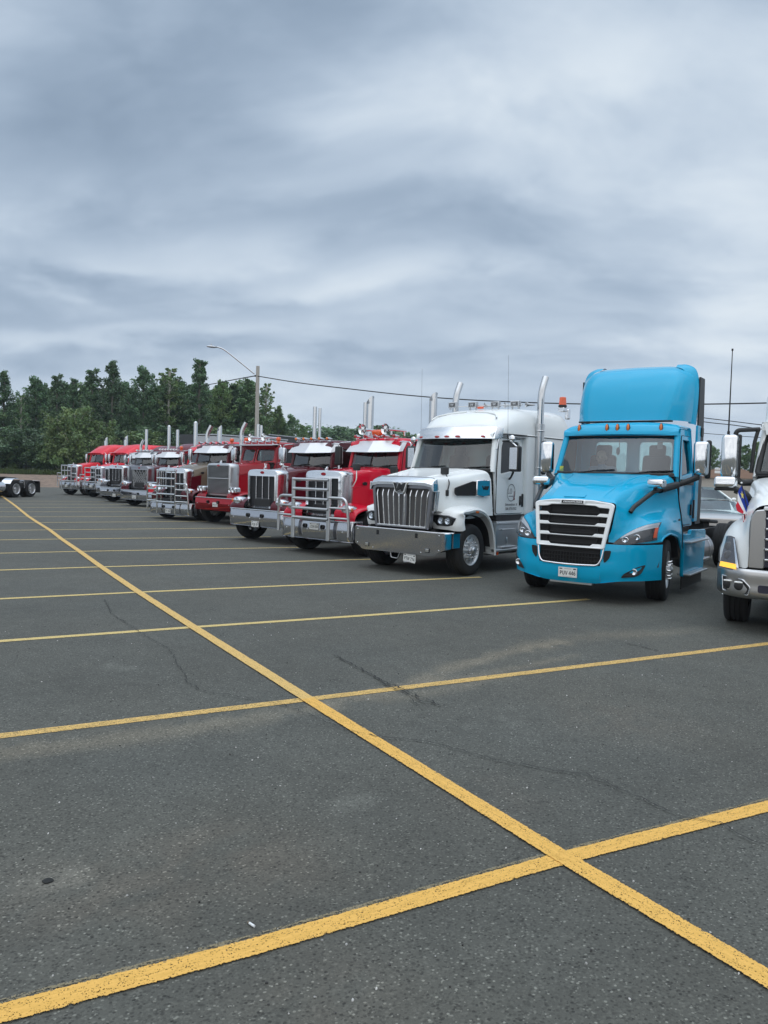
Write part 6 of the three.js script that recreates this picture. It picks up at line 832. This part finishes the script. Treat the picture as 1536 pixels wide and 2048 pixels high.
longNose({ label: 'bright red sleeper truck with bull bar, second from the far end of the row', pos: [8.25, 0, -51.2], head: 24, body: M.brightRed, bull: { top: 1.86, w: 0.56, wing: 1.38, wingOut: 1.2, rails: 4, wingRails: 2, boxy: true, mat: M.alu, post: 0.06 }, bY: [0.50, 0.92], yb: 2.2, visor: false, roofLights: 0, gT: 1.93, sleeper: { h: 3.40, len: 2.2, over: 1 }, stacks: [[1.05, 'cut', 4.0, -2.35, 0.13]], plateText: 'P7 14', plateAt: [0.9, 0.70, -0.1], flaps: true });
longNose({ label: 'bright red sleeper truck with grid bull bar at the far end of the row', pos: [7.35, 0, -55.0], head: 22, body: M.brightRed, bull: { top: 1.97, w: 0.60, wing: 1.42, wingOut: 1.22, rails: 4, wingRails: 2, boxy: true, mat: M.alu, post: 0.06, mesh: [0.2, -0.2] }, bY: [0.40, 0.88], yb: 2.2, visor: false, roofLights: 0, gT: 2.0, sleeper: { h: 3.42, len: 2.2, over: 1 }, stacks: [[1.05, 'cut', 3.98, -2.58, 0.12]], plateText: 'P9 36', plateAt: [0.9, 0.62, 0], flaps: true });
// the black truck across the lot, tail towards the row
longNose({ label: 'black truck at the far left showing its twin chrome rear wheels and black mud flap', pos: [-1.91, 0, -45.45], head: 50, body: M.blackPaint, gT: 1.95, roofLights: 5, stacks: [[1.05, 'straight', 3.9], [-1.05, 'straight', 3.9]], sleeper: { h: 2.8, len: 1.6 }, rear: -8.55, ax: [-6.55, -7.95], cleaners: false, tailGear: true });
// ---------------------------------------------------------------- white truck cut by the right edge
{
  const t = thing('white_semi_truck', 'white semi truck cut by the right edge of the picture, amber turn signal lit', 'truck', [10.18, 0, -6.21], turnOf(26));
  const W = M.white;
  chassis(t, { rear: -7.6, ax: [-5.8, -7.1], tankX: [-1.3, -3.0], frontX: 0.5, turn: deg(6) });
  const G = [
    [[1.10, 1.69, 0], [1.09, 1.685, 0.4], [1.03, 1.65, 0.66], [1.0, 1.50, 0.76], [1.0, 1.2, 0.77], [1.02, 0.88, 0.76], [0.96, 0.86, 0.9], [0.86, 0.86, 1.06], [0.62, 0.88, 1.19]],
    [[0.9, 1.77, 0], [0.89, 1.765, 0.42], [0.86, 1.73, 0.68], [0.86, 1.56, 0.80], [0.88, 1.34, 0.84], [0.9, 1.20, 0.88], [0.84, 1.15, 0.98], [0.72, 1.10, 1.10], [0.54, 1.02, 1.205]],
    [[0.5, 1.88, 0], [0.5, 1.875, 0.45], [0.49, 1.83, 0.74], [0.5, 1.66, 0.88], [0.5, 1.50, 0.92], [0.5, 1.42, 0.98], [0.46, 1.36, 1.08], [0.42, 1.25, 1.17], [0.36, 1.08, 1.225]],
    [[0.0, 1.98, 0], [0.0, 1.975, 0.48], [0.0, 1.93, 0.82], [0.0, 1.76, 0.94], [0.0, 1.56, 1.0], [0.0, 1.46, 1.06], [0.0, 1.37, 1.14], [0.0, 1.24, 1.2], [0.0, 1.12, 1.235]],
    [[-0.62, 2.06, 0], [-0.62, 2.05, 0.55], [-0.7, 2.0, 1.0], [-0.76, 1.82, 1.1], [-0.78, 1.56, 1.13], [-0.76, 1.42, 1.16], [-0.72, 1.22, 1.2], [-0.68, 1.0, 1.23], [-0.62, 0.76, 1.235]],
  ];
  const hood = obj('hood', both(surf(G, 40, 50)), W, t);
  obj('wheel_arch', both(pipe(G.map((r) => r[8]), 0.018, 0.1, 8)), M.plastic, hood);
  obj('wheel_well', both(surf([0, 0.25, 0.5, 0.75, 1].map((k) => { const a = lerp(0.25, 2.9, k); return [[Math.cos(a) * 0.62, 0.5 + Math.sin(a) * 0.60, 0.6], [Math.cos(a) * 0.62, 0.5 + Math.sin(a) * 0.60, 1.2]]; }), 16, 2)), M.chassis, t);
  const bxp = (z) => { const a = Math.abs(z); return a < 0.8 ? 1.14 - 0.07 * a * a : a < 1.1 ? 1.095 - 0.22 * ((a - 0.8) / 0.3) ** 1.4 : 0.875 - 0.36 * (a - 1.1) / 0.13; };
  const bz = [0, 0.3, 0.6, 0.8, 0.95, 1.05, 1.12, 1.18, 1.235], dull = std([0.50, 0.49, 0.48], 0.3, 1);
  const bump = obj('bumper', [both(surf([0, 0.15, 0.5, 0.88, 1].map((v) => bz.map((z) => [bxp(z) - (v === 0 ? 0.05 : v === 1 ? 0.035 : 0), lerp(0.47, 0.845, v), z])), 16, 44))], dull, t);
  const wrapB = (pts, lift, d, r = 0.03) => warp(plate(pts, d, { r, bevel: 0.004 }), (a, y, q) => [bxp(a) + lift + q, y, a]);
  for (const s of [1, -1]) {
    const f = obj('fog_light', [wrapB([[s * 1.09, 0.715], [s * 0.80, 0.70], [s * 0.72, 0.62], [s * 0.74, 0.525], [s * 1.06, 0.545]], 0.003, 0.012)], M.plastic, t);
    obj('fog_trim', [pipe([[1.09, 0.725], [0.80, 0.71], [0.71, 0.62], [0.73, 0.515], [1.07, 0.535], [1.09, 0.725]].map(([z, y]) => [bxp(z) + 0.012, y, s * z]), 0.008, 0.02, 6)], M.chrome, f);
    for (const z of [1.0, 0.85]) { obj('fog_lamp', [ball(0.058, bxp(z) + 0.012, 0.625, s * z, 0.4, 1, 1)], M.plastic, f); obj('lamp_brow', [bx(0.05, 0.02, 0.10, bxp(z) + 0.025, 0.672, s * z, 0.008)], M.bulb, f); }
    const hl = [[0.985, 0.82, 1.12], [0.985, 0.81, 0.84]], S = (v, u) => [lerp(lerp(0.865, 1.01, u), lerp(0.70, 0.86, u), v) + 0.02 * Math.sin(Math.PI * u) + 0.02, lerp(lerp(0.825, 0.805, u), 1.23 + 0.015 * Math.sin(Math.PI * u), v), lerp(lerp(1.135, 0.845, u), lerp(1.09, 0.955, u), v)];
    const grid = (off, u0, u1, v0, v1) => surf([0, 0.5, 1].map((v) => [0, 0.33, 0.66, 1].map((u) => { const p = S(lerp(v0, v1, v), lerp(u0, u1, u)); return [p[0] + off, p[1], s * (p[2] + off * 0.35)]; })), 8, 10);
    const h = obj('headlight', [grid(0.012, 0, 1, 0, 1)], M.greyPaint, t);
    obj('headlight_chrome', [grid(0.018, 0.84, 0.97, 0.1, 0.96)], M.reflector, h);
    for (const v of [0.42, 0.68]) { const p = S(v, 0.42); obj('lamp', [ball(0.06, p[0] + 0.012, p[1], s * p[2], 0.35, 1, 1)], M.lining, h); }
    obj('turn_signal', [grid(0.024, 0.04, 0.86, 0.05, 0.20)], M.amberOn, h);
    obj('headlight_lens', [grid(0.045, -0.01, 1.01, -0.01, 1.01)], M.lens, h);
    // grille cheek
    obj('grille_cheek', [crease(frontPlate([[s * 0.57, 0.86], [s * 0.76, 0.86], [s * 0.755, 1.50], [s * 0.70, 1.60], [s * 0.58, 1.62]], 1.02, 1.06, { r: 0.03, bevel: 0.012 }), 0.5)], dull, t);
  }
  const gr = obj('grille', [bx(0.03, 0.72, 1.16, 1.03, 1.24, 0, 0.01)], std([0.02, 0.018, 0.035], 0.5), t);
  for (let k = 0; k < 5; k++) obj('grille_bar', [bx(0.03, 0.03, 1.14, 1.06, 0.98 + k * 0.13, 0, 0.01)], M.chrome, gr);
  obj('hood_lip', [bx(0.04, 0.05, 1.2, 1.08, 1.63, 0, 0.015)], W, t);
  obj('bumper_slot', [wrapB([[-0.62, 0.56], [0.62, 0.56], [0.62, 0.66], [-0.62, 0.66]], 0.003, 0.008)], std([0.02, 0.018, 0.035], 0.5), bump);
  const win = [[-1.02, 2.0], [-1.2, 2.66], [-1.85, 2.66], [-1.9, 2.1]]; win.r = 0.06;
  cab(t, { body: W, xb: -0.60, xbc: -0.88, yb: 2.08, hwb: 1.04, xt: -0.95, xtc: -1.12, yt: 2.74, hwt: 0.98, yr: 2.86, xr: -2.05, yf: 1.1, doorX: [-0.95, -1.95], win, roofRise: 0.1, sealR: 0.045, pillar: 0.05 });
  obj('roof_visor', [surf([[-1, -0.5, 0, 0.5, 1].map((c) => [-0.82 - 0.24 * c * c, 2.80, c * 1.04]), [-1, -0.5, 0, 0.5, 1].map((c) => [-0.90 - 0.22 * c * c, 2.87, c * 1.03])], 4, 16)], M.plastic, t);
  const rp = (h, w) => [[0, h], [w * 0.5, h - 0.02], [w * 0.8, h - 0.10], [w * 0.95, h - 0.26], [w, Math.max(h - 0.5, 2.86)], [w + 0.01, 2.84]];
  obj('roof_cap', [loftX([{ x: -0.96, p: rp(2.93, 0.99) }, { x: -1.08, p: rp(3.18, 0.99) }, { x: -1.3, p: rp(3.5, 1.02) }, { x: -1.7, p: rp(3.78, 1.08) }, { x: -2.4, p: rp(3.95, 1.15) }, { x: -3.6, p: rp(3.98, 1.17) }], { a: 0.9 })], W, t);
  obj('sleeper', [bx(1.6, 1.9, 2.34, -2.85, 2.0, 0, 0.06)], W, t);
  for (const s of [1, -1]) {
    const m = obj('mirror', [crease(bx(0.20, 0.66, 0.24, -0.78, 2.34, s * 1.40, 0.07), 0.8)], M.mirrorChrome, t);
    obj('mirror_back', [crease(bx(0.09, 0.67, 0.20, -0.86, 2.34, s * 1.36, 0.03), 0.8)], M.plastic, m);
    obj('mirror_arm', [pipe([[-0.84, 2.62, s * 1.36], [-0.84, 2.735, s * 1.33], [-0.98, 2.755, s * 1.04]], 0.035, 0.05, 8), pipe([[-0.98, 2.75, s * 1.06], [-0.95, 2.55, s * 1.10], [-0.92, 2.1, s * 1.12]], 0.028, 0.05, 8), pipe([[-0.84, 2.05, s * 1.34], [-0.86, 1.94, s * 1.25], [-0.90, 1.95, s * 1.08]], 0.045, 0.06, 8)], M.plastic, m);
    const hm = obj('hood_mirror', [crease(bx(0.18, 0.15, 0.28, 0.42, 1.945, s * 1.20, 0.04, 0, 0, 0.1), 0.8)], M.mirrorChrome, t);
    obj('hood_mirror_arm', [crease(bx(0.12, 0.045, 0.30, 0.40, 1.855, s * 1.19, 0.02), 0.8), pipe([[0.40, 1.85, s * 1.08], [0.36, 1.80, s * 0.95], [0.22, 1.66, s * 0.90]], 0.05, 0.08, 10)], M.plastic, hm);
    obj('cab_step', [bx(1.4, 0.62, 0.3, -1.5, 0.7, s * 1.04, 0.03)], W, t);
  }
  obj('antenna', [cyl(0.006, 0.012, 1.28, -0.80, 3.30, 1.44, 'y', 8), cyl(0.02, 0.02, 0.08, -0.80, 2.68, 1.44), cyl(0.014, 0.014, 0.03, -0.8, 3.94, 1.44)], M.wire, t);
  // little flags on the fender
  t.updateMatrixWorld(true);
  const P = (x, y, z) => new THREE.Vector3(x, y, z).applyMatrix4(t.matrixWorld);
  function flag(name, label, base, tip, drape, tex, len, wid) {
    const b = P(...base), g = thing(name, label, 'flag', [b.x, b.y, b.z]), lo = (q) => { const v = P(...q).sub(b); return [v.x, v.y, v.z]; };
    obj('stick', [pipe([[0, 0, 0], lo(tip)], 0.006, 0.01, 6)], M.wire, g); const e = lo(tip); obj('knob', [ball(0.013, ...e)], M.bulb, g);
    obj('cloth', [surf(drape.map((row) => row.map(lo)), 12, 16)], new THREE.MeshPhysicalMaterial({ map: tex, roughness: 0.8, side: THREE.DoubleSide, transmission: 0.15, thickness: 0 }), g);
  }
  const flagTex = (draw) => { const c = document.createElement('canvas'); c.width = 192; c.height = 128; draw(c.getContext('2d')); const x = new THREE.CanvasTexture(c); x.colorSpace = THREE.SRGBColorSpace; x.magFilter = THREE.LinearFilter; return x; };
  const acad = flagTex((g) => { g.fillStyle = '#12379c'; g.fillRect(0, 0, 64, 128); g.fillStyle = '#e9e9ea'; g.fillRect(64, 0, 64, 128); g.fillStyle = '#d22036'; g.fillRect(128, 0, 64, 128); g.fillStyle = '#e6d46a'; g.beginPath(); for (let k = 0; k < 10; k++) { const r = k % 2 ? 8 : 20, a = k * Math.PI / 5 - Math.PI / 2; g.lineTo(32 + r * Math.cos(a), 96 + r * Math.sin(a)); } g.fill(); });
  const canada = flagTex((g) => { g.fillStyle = '#efefef'; g.fillRect(0, 0, 192, 128); g.fillStyle = '#d3202f'; g.fillRect(0, 0, 48, 128); g.fillRect(144, 0, 48, 128); g.beginPath(); const L = [[96, 22], [104, 42], [120, 34], [116, 58], [132, 54], [126, 70], [112, 86], [99, 84], [99, 106], [93, 106], [93, 84], [80, 86], [66, 70], [60, 54], [76, 58], [72, 34], [88, 42]]; L.forEach(([x, y]) => g.lineTo(x, y)); g.fill(); });
  // rows run down the stick, columns out along the cloth
  flag('flag', 'small blue, white and red flag with a yellow star on the white truck fender', [0.53, 1.32, 0.82], [0.50, 1.945, 0.985], [[[0.50, 1.92, 0.978], [0.50, 1.74, 0.908], [0.51, 1.56, 0.84]], [[0.53, 1.815, 1.018], [0.52, 1.65, 0.948], [0.52, 1.495, 0.88]], [[0.55, 1.70, 1.012], [0.55, 1.615, 0.965], [0.54, 1.505, 0.898]], [[0.57, 1.64, 1.03], [0.57, 1.565, 1.005], [0.56, 1.53, 0.93]]], acad);
  flag('flag', 'small red and white flag hanging folded below the blue one on the white truck fender', [0.62, 1.27, 0.845], [0.60, 1.54, 0.915], [[[0.60, 1.53, 0.912], [0.605, 1.42, 0.893], [0.61, 1.275, 0.848]], [[0.63, 1.515, 0.922], [0.64, 1.41, 0.905], [0.63, 1.27, 0.86]], [[0.61, 1.51, 0.937], [0.615, 1.40, 0.915], [0.61, 1.265, 0.868]]], canada);
}
// ---------------------------------------------------------------- person in the blue truck's right-hand seat, looking down
{
  const a = deg(180 + 26.4), g = thing('person', 'person in a blue-grey top sitting behind the blue truck windshield, head bowed', 'person', [9.66, 0, -9.89], a);
  const o = new THREE.Vector3(-1.28, 1.55, 0.40); g.position.add(o.clone().applyAxisAngle(new THREE.Vector3(0, 1, 0), a));
  const cap = (p, q, r1, r2) => (x, y, z) => { const d = [q[0] - p[0], q[1] - p[1], q[2] - p[2]], l = d[0] ** 2 + d[1] ** 2 + d[2] ** 2, t = clamp(((x - p[0]) * d[0] + (y - p[1]) * d[1] + (z - p[2]) * d[2]) / l); return Math.hypot(x - p[0] - d[0] * t, y - p[1] - d[1] * t, z - p[2] - d[2] * t) - lerp(r1, r2, t); };
  const field = (bones, k, size, res, c, mat) => { const mc = new MarchingCubes(res, mat, false, false, 120000); mc.isolation = 0; const h = size / 2; for (let z = 0; z < res; z++) for (let y = 0; y < res; y++) for (let x = 0; x < res; x++) { const p = [(x / res * 2 - 1) * h + c[0], (y / res * 2 - 1) * h + c[1], (z / res * 2 - 1) * h + c[2]]; let s = 0; for (const b of bones) s += Math.exp(-k * b(...p)); mc.field[x + y * res + z * res * res] = Math.log(s) / k; } mc.update(); const n = mc.count, gg = new THREE.BufferGeometry(); gg.setAttribute('position', new THREE.Float32BufferAttribute(mc.positionArray.slice(0, n * 3), 3)); gg.setAttribute('normal', new THREE.Float32BufferAttribute(mc.normalArray.slice(0, n * 3), 3)); gg.scale(h, h, h).translate(...c); return gg; };
  const hipS = (s) => [-0.10, 0.08, 0.10 * s], kn = (s) => [0.34, 0.16, 0.13 * s], sh = (s) => [-0.02, 0.56, 0.19 * s], el = (s) => [0.12, 0.30, 0.26 * s], wr = (s) => [0.33, 0.36, 0.13 * s];
  const body = [cap([-0.10, 0.1, 0], [-0.03, 0.50, 0], 0.15, 0.155), cap(sh(1), sh(-1), 0.075, 0.075), cap([-0.01, 0.56, 0], [0.04, 0.68, 0], 0.062, 0.055)];
  for (const s of [1, -1]) { body.push(cap(hipS(s), kn(s), 0.095, 0.07), cap(kn(s), [0.42, -0.22, 0.13 * s], 0.065, 0.05), cap(sh(s), el(s), 0.06, 0.045), cap(el(s), wr(s), 0.045, 0.032), cap([0.42, -0.24, 0.13 * s], [0.54, -0.27, 0.13 * s], 0.05, 0.04)); body.push(cap(wr(s), [0.39, 0.37, 0.10 * s], 0.032, 0.034)); [-0.03, -0.01, 0.01, 0.03].forEach((d, i) => body.push(cap([0.40, 0.37 + d * 0.3, 0.10 * s + d], [0.455 + 0.008 * (i % 2), 0.345, 0.09 * s + d], 0.0095, 0.008))); body.push(cap([0.36, 0.39, 0.085 * s], [0.42, 0.41, 0.06 * s], 0.011, 0.009)); }
  const skin = std([0.30, 0.19, 0.14], 0.6), cloth = std([0.07, 0.12, 0.18], 0.9);
  obj('body', [field(body, 55, 1.3, 96, [0.12, 0.2, 0], cloth)], cloth, g);
  const hd = [cap([0.055, 0.80, 0], [0.045, 0.84, 0], 0.088, 0.092), cap([0.09, 0.755, 0], [0.105, 0.735, 0], 0.062, 0.05), cap([0.135, 0.79, 0], [0.165, 0.765, 0], 0.012, 0.017), cap([0.14, 0.735, 0.02], [0.14, 0.735, -0.02], 0.012, 0.012), cap([0.05, 0.80, 0.09], [0.045, 0.77, 0.092], 0.017, 0.012), cap([0.05, 0.80, -0.09], [0.045, 0.77, -0.092], 0.017, 0.012), cap([0.04, 0.68, 0], [0.045, 0.75, 0], 0.055, 0.055)];
  const face = obj('head', [field(hd, 160, 0.36, 72, [0.06, 0.78, 0], skin)], skin, g);
  obj('eyes', [ball(0.012, 0.134, 0.805, 0.034), ball(0.012, 0.134, 0.805, -0.034)], M.black, face); obj('hair', [ball(0.1, 0.03, 0.845, 0, 1.02, 0.82, 0.98), ball(0.09, -0.005, 0.80, 0, 0.9, 1, 1)], std([0.03, 0.022, 0.018], 0.9), face);
}
renderer.render(scene, camera);
